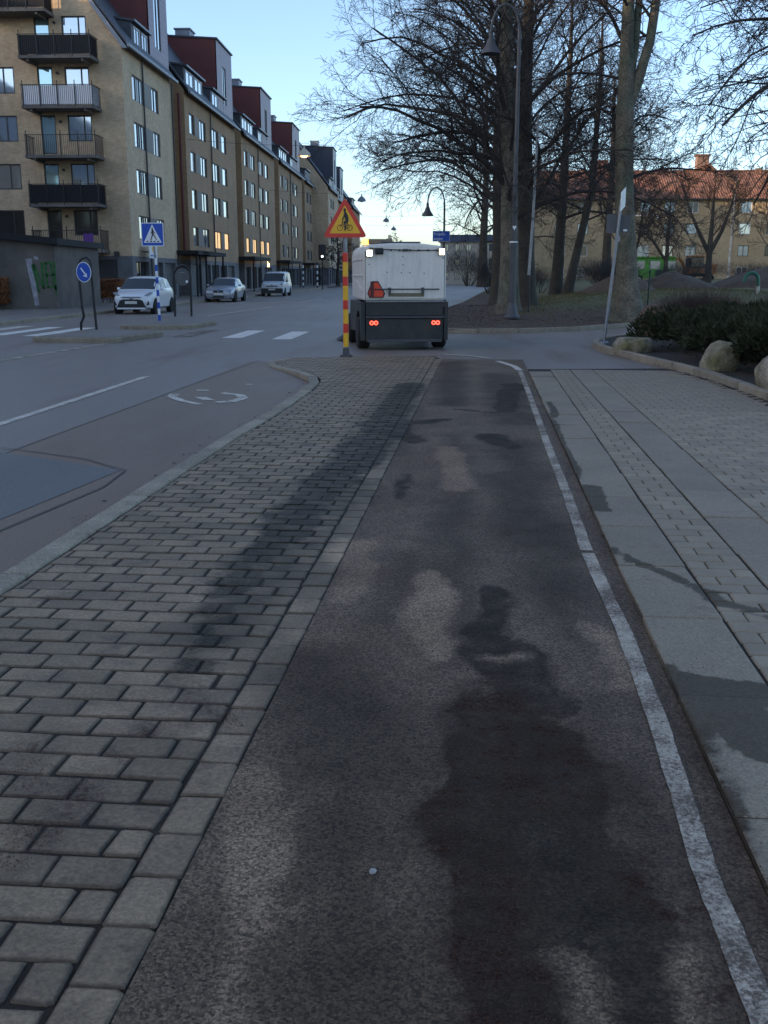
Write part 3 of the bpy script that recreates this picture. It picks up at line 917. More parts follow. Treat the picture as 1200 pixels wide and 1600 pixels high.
# ---- pavement along the apartment row
q = MB()
def lk(y): return -11.55 + .052 * (y - 43)
def fac(y): return -14.76 + .0433 * (y - 61.9)
yy = [-120, -40, 0, 20, 34, 46, 62, 80, 100, 130, 165, 230]
for i in range(len(yy) - 1):
    a, b = yy[i], yy[i + 1]
    q.poly([(lk(a), a, .10), (lk(b), b, .10), (fac(b) - 12, b, .10), (fac(a) - 12, a, .10)])
far_walk = tag(q.build('far_pavement', M['farwalk'], fix=True), kind='structure')
kerb_stones([(lk(y), y) for y in (20, 34, 46, 62, 80, 100, 130)], -.15, .104, -.1, far_walk, 2.0)

# ---- traffic refuge in the middle of the street
r1 = rounded([(-8.45, 24.6), (-6.3, 24.3), (-5.75, 27.3), (-7.95, 28.6)], .35, 4)
r2 = rounded([(-7.85, 30.4), (-5.75, 30.6), (-5.35, 33.3), (-6.6, 37.6), (-7.5, 37.6)], .5, 4)
for r_ in (r1, r2):
    cx = sum(p[0] for p in r_) / len(r_); cy = sum(p[1] for p in r_) / len(r_)
    ref = MB(); ref.prism([(x - cx, y - cy) for x, y in r_], .12, -.05, lambda u, v, ww: (u, v, ww))
    ro = tag(ref.build('traffic_refuge', M['kerb'], fix=True, bevel=.03, loc=(cx, cy, 0)), kind='structure')
    rt = MB(); rt.poly([((x - cx) * .86, (y - cy) * .92, .125) for x, y in r_])
    rt.build('asphalt_infill', M['farwalk'], ro, fix=True)
# ------------------------------------------------------------------ apartment row on the left
ROW_M = .0433
ROW_A = math.atan2(1, ROW_M)
def row_pt(s, inward=0.0):
    k = math.hypot(1, ROW_M)
    return (-14.76 + ROW_M * s - inward / k, 61.9 + s + inward * ROW_M / k, 0)

WIN = {}
def window_mesh(wd, ht, bars, fm='frame_dark', fw=.07):
    key = (round(wd, 2), round(ht, 2), tuple(bars), fm)
    if key not in WIN:
        f = MB()                            # local: x across, z up, y depth (front at y=0)
        f.box(0, 0, 0, wd, .07, fw); f.box(0, 0, ht - fw, wd, .07, ht)
        f.box(0, 0, fw, fw, .07, ht - fw); f.box(wd - fw, 0, fw, wd, .07, ht - fw)
        for b in bars: f.box(wd * b - fw / 2, .002, fw, wd * b + fw / 2, .068, ht - fw)
        me = f.mesh('window'); me.materials.append(M[fm])
        p = MB(); p.poly([(.02, .045, .02), (wd - .02, .045, .02), (wd - .02, .045, ht - .02), (.02, .045, ht - .02)])
        WIN[key] = (me, p.mesh('pane'))
    return WIN[key]

def add_window(parent, loc, rz, wd, ht, bars=(), pm='pane', fm='frame_dark', nested=True):
    f, p = window_mesh(wd, ht, bars, fm)
    o = link('window', f, parent, loc, (0, 0, rz))
    key = 'pane_' + pm
    pk = (id(p), pm)
    if pk not in WIN:
        c = p.copy(); c.materials.clear(); c.materials.append(M[pm]); WIN[pk] = c
    if nested: link('pane', WIN[pk], o)
    else: link('pane', WIN[pk], parent, loc, (0, 0, rz))
    return o

EAVE = 14.3
SLOPE = 1.33
def facade(u, v, ww): return (u, ww, v)

ROWS = [(3.65, 5.05), (6.3, 7.72), (8.93, 10.36), (11.55, 12.97)]

def block(s0, L, wins, dorms, tower, label, red=True, lit=(), inward=0.0, seed=0, depth=12.0, gable_holes=(), shops=True, name='apartment_building', brick='brick2', pipes=(.5,), gap=0.0, group=None, EAVE=14.3):
    rg = random.Random(seed)
    loc = row_pt(s0, inward)
    B = empty(name, loc, ROW_A)
    tag(B, label, 'building', group or 'apartment blocks in the row along the street')
    holes = []
    ROWS_ = [r for r in ROWS if r[1] < EAVE]
    for r0, r1 in ROWS_:
        for a, b, nb in wins: holes.append((a, r0, b, r1))
    w_ = MB()
    holes_wall(w_, L, EAVE, holes, facade, .16, v0=2.65)
    # end towards the camera (x = 0) with its gable top
    if gable_holes:
        holes_wall(w_, depth, EAVE + 1.6, gable_holes, lambda u, v, ww: (ww, u, v), .16, v0=2.65, u0=1.2)
        w_.poly([(0, 0, 2.65), (0, 1.2, 2.65), (0, 1.2, EAVE + 1.6), (0, 0, EAVE)])
        w_.poly([(0, 1.2, EAVE + 1.6), (0, depth, EAVE + 1.6), (0, depth, EAVE), (0, depth / 2, EAVE + depth / 2 * SLOPE)])
    else:
        w_.poly([(0, 0, 2.65), (0, depth, 2.65), (0, depth, EAVE), (0, depth / 2, EAVE + depth / 2 * SLOPE), (0, 0, EAVE)])
    w_.poly([(L, 0, 2.65), (L, depth, 2.65), (L, depth, EAVE), (L, depth / 2, EAVE + depth / 2 * SLOPE), (L, 0, EAVE)])
    w_.poly([(0, depth, 0), (L, depth, 0), (L, depth, EAVE), (0, depth, EAVE)])
    w_.build('wall', M[brick], B)
    # ground floor
    g = MB()
    if shops:
        sh = []; x = .8
        while x + 3.2 < L - .3:
            sh.append((x, .25, x + 2.8, 2.35)); x += 3.4
        holes_wall(g, L, 2.65, sh, facade, .3)
    else:
        sh = []; g.poly([(0, 0, 0), (L, 0, 0), (L, 0, 2.65), (0, 0, 2.65)])
    g.poly([(0, 0, 0), (0, 0, 2.65), (0, depth, 2.65), (0, depth, 0)])
    g.poly([(L, 0, 0), (L, depth, 0), (L, depth, 2.65), (L, 0, 2.65)])
    g.build('ground_floor', M['stone'], B)
    for k, h in enumerate(sh):
        if rg.random() < .55:
            add_window(B, (h[0], .2, h[1]), 0, h[2] - h[0], h[3] - h[1], (.5,), 'pane_dim')
        else:
            q = MB(); z = h[1]
            while z < h[3] - .05:
                q.box(h[0], .2, z, h[2], .235, z + .10); z += .105
            q.box(h[0], .24, h[1], h[2], .26, h[3])
            q.build('roller_shutter', M['shutter'], B)
    # windows
    for fi, (r0, r1) in enumerate(ROWS_):
        for wi, (a, b, nb) in enumerate(wins):
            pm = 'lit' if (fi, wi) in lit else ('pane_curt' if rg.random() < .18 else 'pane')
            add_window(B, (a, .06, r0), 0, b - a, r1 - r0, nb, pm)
        for wi in range(0, len(wins) - 1, 2):
            a, b = wins[wi][1], wins[wi + 1][0]
            if b - a < 2.2:
                q = MB(); q.box(a + .03, -.02, r0 + .02, b - .03, .1, r1 - .02); q.build('spandrel_panel', M['spandrel'], B)
    # roof
    r = MB(); o_ = .35; zr = EAVE + depth / 2 * SLOPE; th = .18
    for sgn in (0, 1):
        def Y(v): return v if not sgn else depth - v
        pts = [(-.12, Y(-o_), EAVE - o_ * SLOPE * .3), (L + .12, Y(-o_), EAVE - o_ * SLOPE * .3), (L + .12, Y(depth / 2), zr + .12), (-.12, Y(depth / 2), zr + .12)]
        b_ = len(r.v)
        r.v += pts + [(x, y, z + th) for x, y, z in pts]
        for f in ((0, 1, 2, 3), (4, 7, 6, 5), (0, 4, 5, 1), (1, 5, 6, 2), (2, 6, 7, 3), (3, 7, 4, 0)): r.f.append(tuple(b_ + i for i in f))
    roof = r.build('roof', M['slate'], B, fix=True)
    q = MB(); q.box(-.15, -.52, EAVE - .26, L + .15, -.36, EAVE - .10); q.build('gutter', M['zinc'], B)
    if gable_holes:
        q = MB()
        q.hexa([(-.22, -.4, EAVE - .35), (-.10, -.4, EAVE - .35), (-.10, -.1, EAVE - .35), (-.22, -.1, EAVE - .35)] + [(-.22, depth / 2, zr + .25), (-.10, depth / 2, zr + .25), (-.10, depth / 2 + .15, zr + .2), (-.22, depth / 2 + .15, zr + .2)])
        q.build('verge_board', M['zinc'], B, fix=True)
    for px in pipes:
        q = MB(); x = px * L if px < 1 else px
        q.tube([(x, -.10, EAVE - .3), (x, -.10, .1)], .055, 8); q.build('downpipe', M['frame_dark'], B)
    if gap:
        q = MB(); q.box(L + .01, 1.7, 0, L + gap - .01, depth - .5, EAVE - .2); q.build('link_wall', M[brick], B)
        q = MB(); q.hexa([(L + .13, 1.5, EAVE - .2), (L + gap - .13, 1.5, EAVE - .2), (L + gap - .13, depth - .5, EAVE - .2), (L + .13, depth - .5, EAVE - .2), (L + .13, 1.5, EAVE), (L + gap - .13, 1.5, EAVE), (L + gap - .13, depth / 2, EAVE + 5.5), (L + .13, depth / 2, EAVE + 5.5)]); q.build('link_roof', M['slate'], B)
    # dormers
    for a, b in dorms:
        d = MB(); zt = EAVE + 1.75
        d.hexa([(a, .12, EAVE - .05), (b, .12, EAVE - .05), (b, 2.0, EAVE - .05), (a, 2.0, EAVE - .05), (a, .12, zt - .05), (b, .12, zt - .05), (b, 2.6, zt + .35), (a, 2.6, zt + .35)])
        D = d.build('dormer', M['slate'], B)
        q = MB(); q.hexa([(a - .12, -.12, zt - .10), (b + .12, -.12, zt - .10), (b + .12, 2.8, zt + .35), (a - .12, 2.8, zt + .35), (a - .12, -.12, zt + .02), (b + .12, -.12, zt + .02), (b + .12, 2.8, zt + .47), (a - .12, 2.8, zt + .47)])
        q.build('dormer_roof', M['slate'], D)
        q = MB(); q.box(a - .13, -.16, zt - .09, b + .13, -.122, zt + .03); q.build('fascia', M['zinc'], D)
        m_ = (a + b) / 2
        for u0, u1 in ((a + .35, m_ - .22), (m_ + .22, b - .35)):
            add_window(D, (u0, .06, EAVE + .2), 0, u1 - u0, 1.3, (.5,), 'pane', 'frame_white', nested=False)
    # roof tower
    if tower:
        t0, t1, zt, dep = tower
        q = MB(); q.hexa([(t0, .16, EAVE - .1), (t1, .16, EAVE - .1), (t1, dep, EAVE - .1), (t0, dep, EAVE - .1), (t0, .16, zt), (t1, .16, zt), (t1, dep, zt + .35), (t0, dep, zt + .35)])
        T = q.build('roof_tower', M['red_clad' if red else 'dark_clad'], B)
        q = MB(); hw = [((t0 + t1) / 2 - 1.0 - t0, EAVE + 1.3 , (t0 + t1) / 2 + .5 - t0, zt - 1.6)]
        holes_wall(q, t1 - t0, zt - .02, hw, lambda u, v, ww: (t0 + u, .08 + ww, v), .07, v0=EAVE - .05)
        q.build('cladding', M['mauve' if red else 'grey_clad'], T)
        add_window(T, (t0 + hw[0][0], .1, hw[0][1]), 0, hw[0][2] - hw[0][0], hw[0][3] - hw[0][1], (.5,), 'pane', nested=False)
        q = MB(); q.hexa([(t0 - .1, -.05, zt), (t1 + .1, -.05, zt), (t1 + .1, dep + .1, zt + .36), (t0 - .1, dep + .1, zt + .36), (t0 - .1, -.05, zt + .12), (t1 + .1, -.05, zt + .12), (t1 + .1, dep + .1, zt + .48), (t0 - .1, dep + .1, zt + .48)])
        q.build('tower_roof', M['slate'], T)
        q = MB(); q.box(t0 + 1.8, 2.6, zt + .2, t0 + 3.6, 3.8, zt + 1.15); q.box(t0 + 1.7, 2.5, zt + 1.15, t0 + 3.7, 3.9, zt + 1.25)
        q.build('chimney', M['zinc'], T)
        q = MB(); q.box(t1 + .02, .9, EAVE, t1 + 1.1, 4.2, zt - .9); q.build('stair_shaft', M['cream'], T)
    return B

def canopy(B, x0, x1, posts=True):
    q = MB(); q.box(x0, -1.5, 2.95, x1, .5, 3.22)
    c = q.build('canopy', M['canopy'], B)
    if posts:
        for x in (x0 + .3, x1 - .3):
            q = MB(); q.cyl((x, -1.3, .1), (x, -1.3, 2.96), .07, n=8); q.build('post', M['canopy'], c)

W4 = [(1.4, 3.0, ()), (4.7, 7.0, (.5,)), (9.3, 11.8, (.5,)), (13.1, 15.2, ())]
def W4s(k): return [(a * k, b * k, c) for a, b, c in W4]

# --- first block: balconies on its gable end
gh = []
GZ = [5.24, 7.82, 10.45, 13.04, 15.68]
for z in GZ:
    gh.append((1.93, z - 1.42, 3.33, z))
    gh.append((4.03, z - 2.1, 4.9, z))
    if z < 15: gh.append((6.25, z - 1.42, 7.9, z))
    if z < 15: gh.append((9.2, z - 1.42, 10.6, z))
B1 = block(0, 11.2, [(1.85, 4.4, (.36, .7)), (6.1, 7.8, (.5,))], [(2.7, 6.3)], (6.6, 11.3, 20.4, 5.2),
           'yellow brick apartment block with black balconies on its gable end', gable_holes=gh, seed=1, gap=3.8, pipes=(.35, 11.05), brick='brick')
for z in GZ:
    zi = GZ.index(z)
    pm = 'pane_dim' if zi == 0 else 'pane'
    if zi < 4:
        add_window(B1, (.06, 7.9, z - 1.42), R(-90), 1.65, 1.42, (.62,), pm)
        add_window(B1, (.06, 10.6, z - 1.42), R(-90), 1.4, 1.42, (.6,), pm)
    add_window(B1, (.06, 3.33, z - 1.42), R(-90), 1.4, 1.42, (.68,), pm)
    add_window(B1, (.06, 4.9, z - 2.1), R(-90), .87, 2.1, (), 'pane_dim' if zi == 0 else 'pane_teal')
def balcony(z, y0, y1, screen, extra=False):
    d = 1.55
    q = MB(); q.box(-d, y0, z - .16, -.02, y1, z)
    for yb in (y0 + .5, y1 - .5): q.box(-d + .1, yb - .06, z - .30, -.02, yb + .06, z - .162)
    b = q.build('balcony', M['concrete'], B1)
    q = MB(); t = 1.05
    for yy_ in frange(y0 + .04, y1, .11): q.box(-d + .01, yy_ - .009, z, -d + .028, yy_ + .009, z + t)
    for xx in frange(-d + .1, -.05, .11):
        for yy_ in (y0 + .02, y1 - .02): q.box(xx - .009, yy_ - .009, z, xx + .009, yy_ + .009, z + t)
    q.box(-d, y0, z + t, -d + .04, y1, z + t + .04)
    q.box(-d + .04, y0, z + t, -.02, y0 + .04, z + t + .04); q.box(-d + .04, y1 - .04, z + t, -.02, y1, z + t + .04)
    for yy_ in frange(y0 + .02, y1, .98): q.box(-d - .004, yy_ - .02, z - .1, -d + .036, yy_ + .02, z + t + .25)
    q.build('railing', M['black'], b)
    if screen:
        q = MB(); q.box(-d + .05, y0 + .06, z + .06, -d + .06, y1 - .06, z + t - .02)
        q.box(-d + .07, y0 + .05, z + .06, -.2, y0 + .06, z + t - .02); q.box(-d + .07, y1 - .06, z + .06, -.2, y1 - .05, z + t - .02)
        q.build('screen', M[screen], b)
    return b
M['scr_black'] = mat('black_balcony_cloth', (.008, .009, .014), .8, .1)
M['scr_white'] = mat('white_balcony_cloth', (.90, .86, .88), .8, .04)
M['purple'] = mat('purple_cloth', (.11, .04, .22), .8, .15)
for z, sc in ((13.36, 'scr_black'), (10.76, 'scr_white'), (8.14, None), (5.5, 'scr_black'), (2.98, None)):
    bb = balcony(z, 1.3, 5.35, sc)
bbt = balcony(15.75, 3.7, 7.6, 'scr_black')
q = MB(); q.box(-1.6, 1.75, 3.12, -1.57, 2.3, 3.86); q.build('hung_cloth', M['purple'], bb)
for z in GZ:
    q = MB(); q.cyl((-.12, 3.72, z - .35), (0, 3.72, z - .35), .08, n=8); q.build('wall_lamp', M['frame_dark'], B1)
q = MB(); q.box(-.03, .9, .3, .0, 2.7, 2.45); q.build('basement_shutter', M['frame_dark'], B1)
q = MB(); q.box(-.03, 4.0, .3, .0, 4.9, 2.4); q.build('basement_door', M['frame_dark'], B1)
q = MB(); q.box(-.28, .75, 2.66, 0, 1.0, 2.9); q.build('wall_lamp', M['frame_dark'], B1)
canopy(B1, 10.9, 14.6)
sg = MB(); sg.box(1.6, -.62, 2.55, 3.3, -.56, 3.4)
sgo = sg.build('shop_sign', M['sign_white'], B1)
q = MB(); q.box(2.15, -.632, 2.95, 2.7, -.622, 3.32); q.build('sign_emblem', M['yellow'], sgo)
q = MB(); q.box(1.75, -.632, 2.66, 3.15, -.622, 2.74); q.build('sign_stripe', M['sign_blue'], sgo)
for k, x in enumerate((2.0, 2.9)):
    q = MB(); q.box(x, -.56, 2.9, x + .06, 0, 2.96); q.build('bracket', M['black'], sgo)

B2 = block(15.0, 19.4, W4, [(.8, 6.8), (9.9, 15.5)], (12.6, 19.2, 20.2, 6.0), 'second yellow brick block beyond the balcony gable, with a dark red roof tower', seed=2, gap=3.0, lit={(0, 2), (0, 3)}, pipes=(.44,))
q = MB(); q.tube([(-.35, .3, 14.0), (-.35, .3, 3.3)], .10, 8); q.build('downpipe', M['red_clad'], B2)
canopy(B2, -3.0, 5.8)
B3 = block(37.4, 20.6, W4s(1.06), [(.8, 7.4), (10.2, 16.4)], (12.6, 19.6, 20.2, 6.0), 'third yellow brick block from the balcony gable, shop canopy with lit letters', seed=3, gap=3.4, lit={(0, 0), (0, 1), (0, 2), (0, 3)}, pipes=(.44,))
canopy(B3, -3.0, 6.5)
lm = text_mesh('hoz', .75, depth=.03)
lo = link('lit_lettering', lm, B3, (4.6, -1.56, 2.35), (R(90), 0, 0), M['lit_sign'])
B4 = block(61.4, 22.0, W4s(1.12), [(.9, 7.8), (10.9, 17.4)], (13.4, 20.6, 20.2, 6.0), 'fourth yellow brick block from the balcony gable, red tower beside a hanging street lamp', seed=4, gap=3.1, pipes=(.44,))
canopy(B4, -3.0, 8.0)
B5 = block(86.5, 10.2, [(2.2, 4.2, ()), (5.8, 8.2, ())], [(1.5, 7.5)], None, 'narrow yellow brick block with one dormer beside the projecting brick gable', gap=.8, seed=5, pipes=())
canopy(B5, -2.5, 6.0)
B6 = block(97.5, 17.0, [(3.0, 5.6, ()), (7.2, 9.6, ())], [(3.0, 9.0)], (9.5, 15.5, 21.0, 7.0), 'yellow brick block projecting into the street with a blue-black roof tower', red=False, inward=-2.2, seed=6, pipes=(), brick='brick')
B7 = block(118.0, 22.0, [(2.0, 4.6, ()), (6.2, 9.6, ()), (13, 16, ())], [(2.0, 9.0)], (11.0, 18.0, 20.2, 7.0), 'farthest brick block of the row with a second blue-black roof tower', red=False, inward=-1.4, seed=7, pipes=())
q = MB(); q.box(2.0, -.9, 2.7, 6.5, -.5, 3.0); q.build('awning', M['canopy'], B7)
block(142.0, 24.0, [(2.0, 4.6, ()), (6.2, 9.6, ()), (13, 16, ())], [(2.0, 9.0)], None, 'last low dormered block at the bend of the street', red=False, inward=-2.4, seed=8, pipes=())
# unseen blocks added behind the camera's left shoulder to shade the street
for k, s0 in enumerate((-185, -158, -131, -104, -77, -50)):
    block(s0, 26.0, [(2, 4, ()), (7, 10, ()), (14, 17, ()), (20, 23, ())], [], None, 'unseen brick block added behind the viewpoint to shade the street', inward=16.0, EAVE=10.6, seed=20 + k, pipes=(), shops=False, group='unseen blocks added for shade')

block(-27, 25.0, [(2, 4, ()), (7, 10, ()), (14, 17, ()), (20, 23, ())], [], None, 'unseen brick block added behind the graffiti annexe to shade the gable', inward=30.0, seed=31, pipes=(), shops=False, group='unseen blocks added for shade')  # out-of-frame block added to keep the sun off the gable

# ------------------------------------------------------------------ low annexe with graffiti, hedges
A = empty('garage_annexe', (-14.35, 46.0, .0))
tag(A, 'low grey rendered annexe with a dark sloping roof and green graffiti', 'annexe')
q = MB(); q.hexa([(-9, 0, 0), (0, 0, 0), (0, 7, 0), (-9, 7, 0), (-9, 0, 3.75), (0, 0, 2.85), (0, 7, 2.85), (-9, 7, 3.75)]); q.build('wall', M['render_grey'], A)
q = MB(); q.hexa([(-9.2, -.35, 3.78), (.25, -.35, 2.83), (.25, 7.3, 2.83), (-9.2, 7.3, 3.78), (-9.2, -.35, 4.06), (.25, -.35, 3.11), (.25, 7.3, 3.11), (-9.2, 7.3, 4.06)]); q.build('roof', M['canopy'], A)
M['graf_green'] = mat('green_spray_paint', (.035, .12, .035), .8, .4, 5)
M['graf_white'] = mat('pale_spray_paint', (.30, .29, .33), .8, .3, 5)
def strokes(segs, wd, y):
    q = MB()
    for (x0, z0), (x1, z1) in segs:
        d = Vector((x1 - x0, z1 - z0)).normalized(); nn = Vector((-d.y, d.x)) * wd / 2
        q.prism([(x0 + nn.x, z0 + nn.y), (x0 - nn.x, z0 - nn.y), (x1 - nn.x * .7, z1 - nn.y * .7), (x1 + nn.x * .7, z1 + nn.y * .7)], y, y - .004, lambda u, v, ww: (u, ww, v))
    return q
strokes([((-1.15, 2.25), (-.92, .25))], .27, -.006).build('graffiti', M['graf_white'], A)
strokes([((-.92, 2.3), (-.72, 2.25))], .16, -.006).build('graffiti', M['graf_white'], A)
strokes([((-1.0, 2.0), (-.78, .8)), ((-.95, 2.05), (-.58, .95)), ((-.60, 2.1), (-.56, .95))], .13, -.012).build('graffiti', M['graf_green'], A)
strokes([((-.44, 2.1), (-.40, 1.0)), ((-.44, 2.05), (-.26, 2.1)), ((-.42, 1.55), (-.28, 1.6)), ((-.40, 1.08), (-.24, 1.02))], .12, -.013).build('graffiti', M['graf_green'], A)
strokes([((-.19, 2.15), (-.17, 1.0)), ((-.17, 1.6), (-.05, 1.55)), ((-.05, 2.1), (-.04, .7)), ((-.1, 1.1), (-.02, .9))], .11, -.014).build('graffiti', M['graf_green'], A)

def leaf_box(q, x0, y0, z0, x1, y1, z1, n, sz, rg):
    for i in range(n):
        x, y, z = rg.uniform(x0, x1), rg.uniform(y0, y1), rg.uniform(z0, z1)
        if rg.random() < .6:
            f = rg.randrange(3)
            if f == 0: y = y0 + rg.random() ** 2 * .15
            elif f == 1: z = z1 - rg.random() ** 2 * .15
            else: x = rg.choice((x0, x1)) + rg.uniform(-.06, .06)
        a = Vector((rg.gauss(0, 1), rg.gauss(0, 1), rg.gauss(0, 1))).normalized(); b = a.orthogonal().normalized()
        s_ = sz * rg.uniform(.6, 1.3); p = Vector((x, y, z))
        q.poly([p + a * s_, p + b * s_ * .6, p - a * s_, p - b * s_ * .6])
def hedge(loc, lx, ly, h, n, label):
    rg = random.Random(n)
    H_ = empty('beech_hedge', loc); tag(H_, label, 'hedge', 'clipped brown hedges by the apartment row')
    q = MB(); leaf_box(q, 0, 0, .25, lx, ly, h, n, .055, rg); q.build('foliage', M['beech'], H_)
    q = MB()
    for i in range(int(lx * 9)):
        x, y = rg.uniform(.05, lx - .05), rg.uniform(.05, ly - .05)
        q.tube([(x, y, 0), (x + rg.uniform(-.08, .08), y + rg.uniform(-.08, .08), h * .6), (x + rg.uniform(-.15, .15), y + rg.uniform(-.1, .1), h * .95)], [.018, .012, .006], 4)
    q.build('stems', M['bark_dark'], H_)
hedge((-17.7, 56.2, .1), 3.5, .9, 1.25, 7000, 'brown beech hedge below the balconies between the annexe and the white car')
hedge((-18.9, 45.2, .1), 2.45, .7, 1.35, 5000, 'brown beech hedge standing in front of the graffiti annexe')

# ------------------------------------------------------------------ long building with a red tile roof beyond the park
RB = empty('tile_roofed_building', (18.0, 132.0, .9), R(-2))
tag(RB, 'long pale brick building with a red tiled roof beyond the park', 'building')
Lr, Hr, Dr = 62.0, 10.0, 11.0
cols = [3.2, 6.0, 10.9, 13.6, 16.6, 19.4, 25.9, 29.2, 32.0, 37.5, 40.2, 46, 49, 54, 57]
rws = [.35, 2.95, 5.6, 8.15]
hl = [(c, z, c + 1.35, z + 1.3) for c in cols for z in rws]
q = MB(); holes_wall(q, Lr, Hr, hl, facade, .15)
q.poly([(0, 0, 0), (0, 0, Hr), (0, Dr / 2, Hr + 3.4), (0, Dr, Hr), (0, Dr, 0)]); q.poly([(Lr, 0, 0), (Lr, Dr, 0), (Lr, Dr, Hr), (Lr, Dr / 2, Hr + 3.4), (Lr, 0, Hr)]); q.poly([(0, Dr, 0), (0, Dr, Hr), (Lr, Dr, Hr), (Lr, Dr, 0)])
q.build('wall', M['pale_brick'], RB)
rgw = random.Random(8)
for h in hl:
    add_window(RB, (h[0], .05, h[1]), 0, 1.35, 1.3, (.5,) if rgw.random() < .4 else (), rgw.choice(('pane', 'pane_mid', 'pane_mid', 'pane_dim')), 'frame_white' if rgw.random() < .3 else 'frame_dark')
q = MB(); pit = .30; nrib = int(Lr / pit)
for sgn in (0, 1):
    for i in range(nrib):
        for k in range(4):
            x0 = -.3 + (i + k / 4) * pit * (Lr + .6) / (nrib * pit); x1 = -.3 + (i + (k + 1) / 4) * pit * (Lr + .6) / (nrib * pit)
            za, zb = .045 * math.sin(k * math.pi / 2), .045 * math.sin((k + 1) * math.pi / 2)
            def e(x, t, dz):
                y = -.5 + t * (Dr / 2 + .5); return (x, y if not sgn else Dr - y, Hr - .2 + t * 3.75 + dz)
            q.poly([e(x0, 0, za), e(x1, 0, zb), e(x1, 1, zb), e(x0, 1, za)])
rf = q.build('roof', M['tile'], RB, fix=True)
q = MB(); q.box(-.3, -.62, Hr - .32, Lr + .3, -.5, Hr - .18); q.build('gutter', M['frame_dark'], RB)
q = MB(); q.tube([(-.3, Dr / 2, Hr + 3.55), (Lr + .3, Dr / 2, Hr + 3.55)], .14, 8); q.build('ridge', M['tile'], RB)
for x, y, hh in ((37.0, 4.6, 1.3), (44.5, 6.2, 2.0), (9, 6, 1.5)):
    q = MB(); q.box(x, y, Hr + 2.6, x + 1.5, y + .9, Hr + 3.5 + hh); q.build('chimney', M['tile'], rf)
# steep gable rising behind its ridge
M['red_brick'] = brick_mat('brown_red_brick', (.20, .105, .075), (.15, .08, .06), (.2, .17, .15))
G2 = empty('steep_gabled_house', (38.5, 146.0, 2.0), R(-2)); tag(G2, 'steep gabled red roof with a chimney rising behind the long tile roof', 'house')
q = MB(); q.poly([(0, 0, 0), (11, 0, 0), (11, 0, 9.5), (5.5, 0, 13.9), (0, 0, 9.5)]); q.poly([(0, 0, 0), (0, 0, 9.5), (0, 12, 9.5), (0, 12, 0)]); q.poly([(11, 0, 0), (11, 12, 0), (11, 12, 9.5), (11, 0, 9.5)]); q.build('wall', M['red_brick'], G2)
q = MB()
for a, b in ((-.4, 5.5), (11.4, 5.5)):
    q.hexa([(a, -.4, 9.2), (b, -.4, 14.0), (b, 12, 14.0), (a, 12, 9.2), (a, -.4, 9.5), (b, -.4, 14.3), (b, 12, 14.3), (a, 12, 9.5)])
rf2 = q.build('roof', M['tile'], G2, fix=True)
q = MB(); q.box(4.2, 1.0, 13.0, 5.8, 2.2, 15.4); q.box(4.0, .8, 15.4, 6.0, 2.4, 15.6); q.build('chimney', M['red_brick'], rf2)
add_window(G2, (4.6, -.05, 11.0), 0, 1.8, 1.1, (.5,), 'pane', 'frame_white')

# ------------------------------------------------------------------ far buildings at the end of the street
def far_block(loc, rz, lx, ly, h, m, roof_m, label, nm='apartment_building', rows=3, ncol=5, roof_h=1.2, pm='pane_mid'):
    F = empty(nm, loc, rz); tag(F, label, 'building')
    hs = [(lx * (c + .28) / ncol, h * (r_ + .35) / rows, lx * (c + .72) / ncol, h * (r_ + .85) / rows) for c in range(ncol) for r_ in range(rows)]
    q = MB(); holes_wall(q, lx, h, hs, facade, .15)
    q.poly([(0, 0, 0), (0, 0, h), (0, ly, h), (0, ly, 0)]); q.poly([(lx, 0, 0), (lx, ly, 0), (lx, ly, h), (lx, 0, h)]); q.poly([(0, ly, 0), (0, ly, h), (lx, ly, h), (lx, ly, 0)])
    q.build('wall', M[m], F)
    for a, b, c, d in hs: add_window(F, (a, .05, b), 0, c - a, d - b, (.5,), pm)
    q = MB(); q.hexa([(-.4, -.4, h), (lx + .4, -.4, h), (lx + .4, ly + .4, h), (-.4, ly + .4, h), (.9, .9, h + roof_h), (lx - .9, .9, h + roof_h), (lx - .9, ly - .9, h + roof_h), (.9, ly - .9, h + roof_h)]); q.build('roof', M[roof_m], F)
    return F
far_block((9.5, 178, 0), R(-6), 9.5, 12, 7.0, 'cream', 'slate', 'low pale block seen between the white sweeper and the dark trees')
far_block((17.0, 150, .5), R(-8), 9, 12, 9.0, 'red_clad', 'slate', 'dark red building behind the dark trunks beside the street', rows=3, ncol=4)
# ------------------------------------------------------------------ bare trees
def rot_about(d, ang, az):
    a = d.orthogonal().normalized(); b = d.cross(a)
    return (d * math.cos(ang) + (a * math.cos(az) + b * math.sin(az)) * math.sin(ang)).normalized()

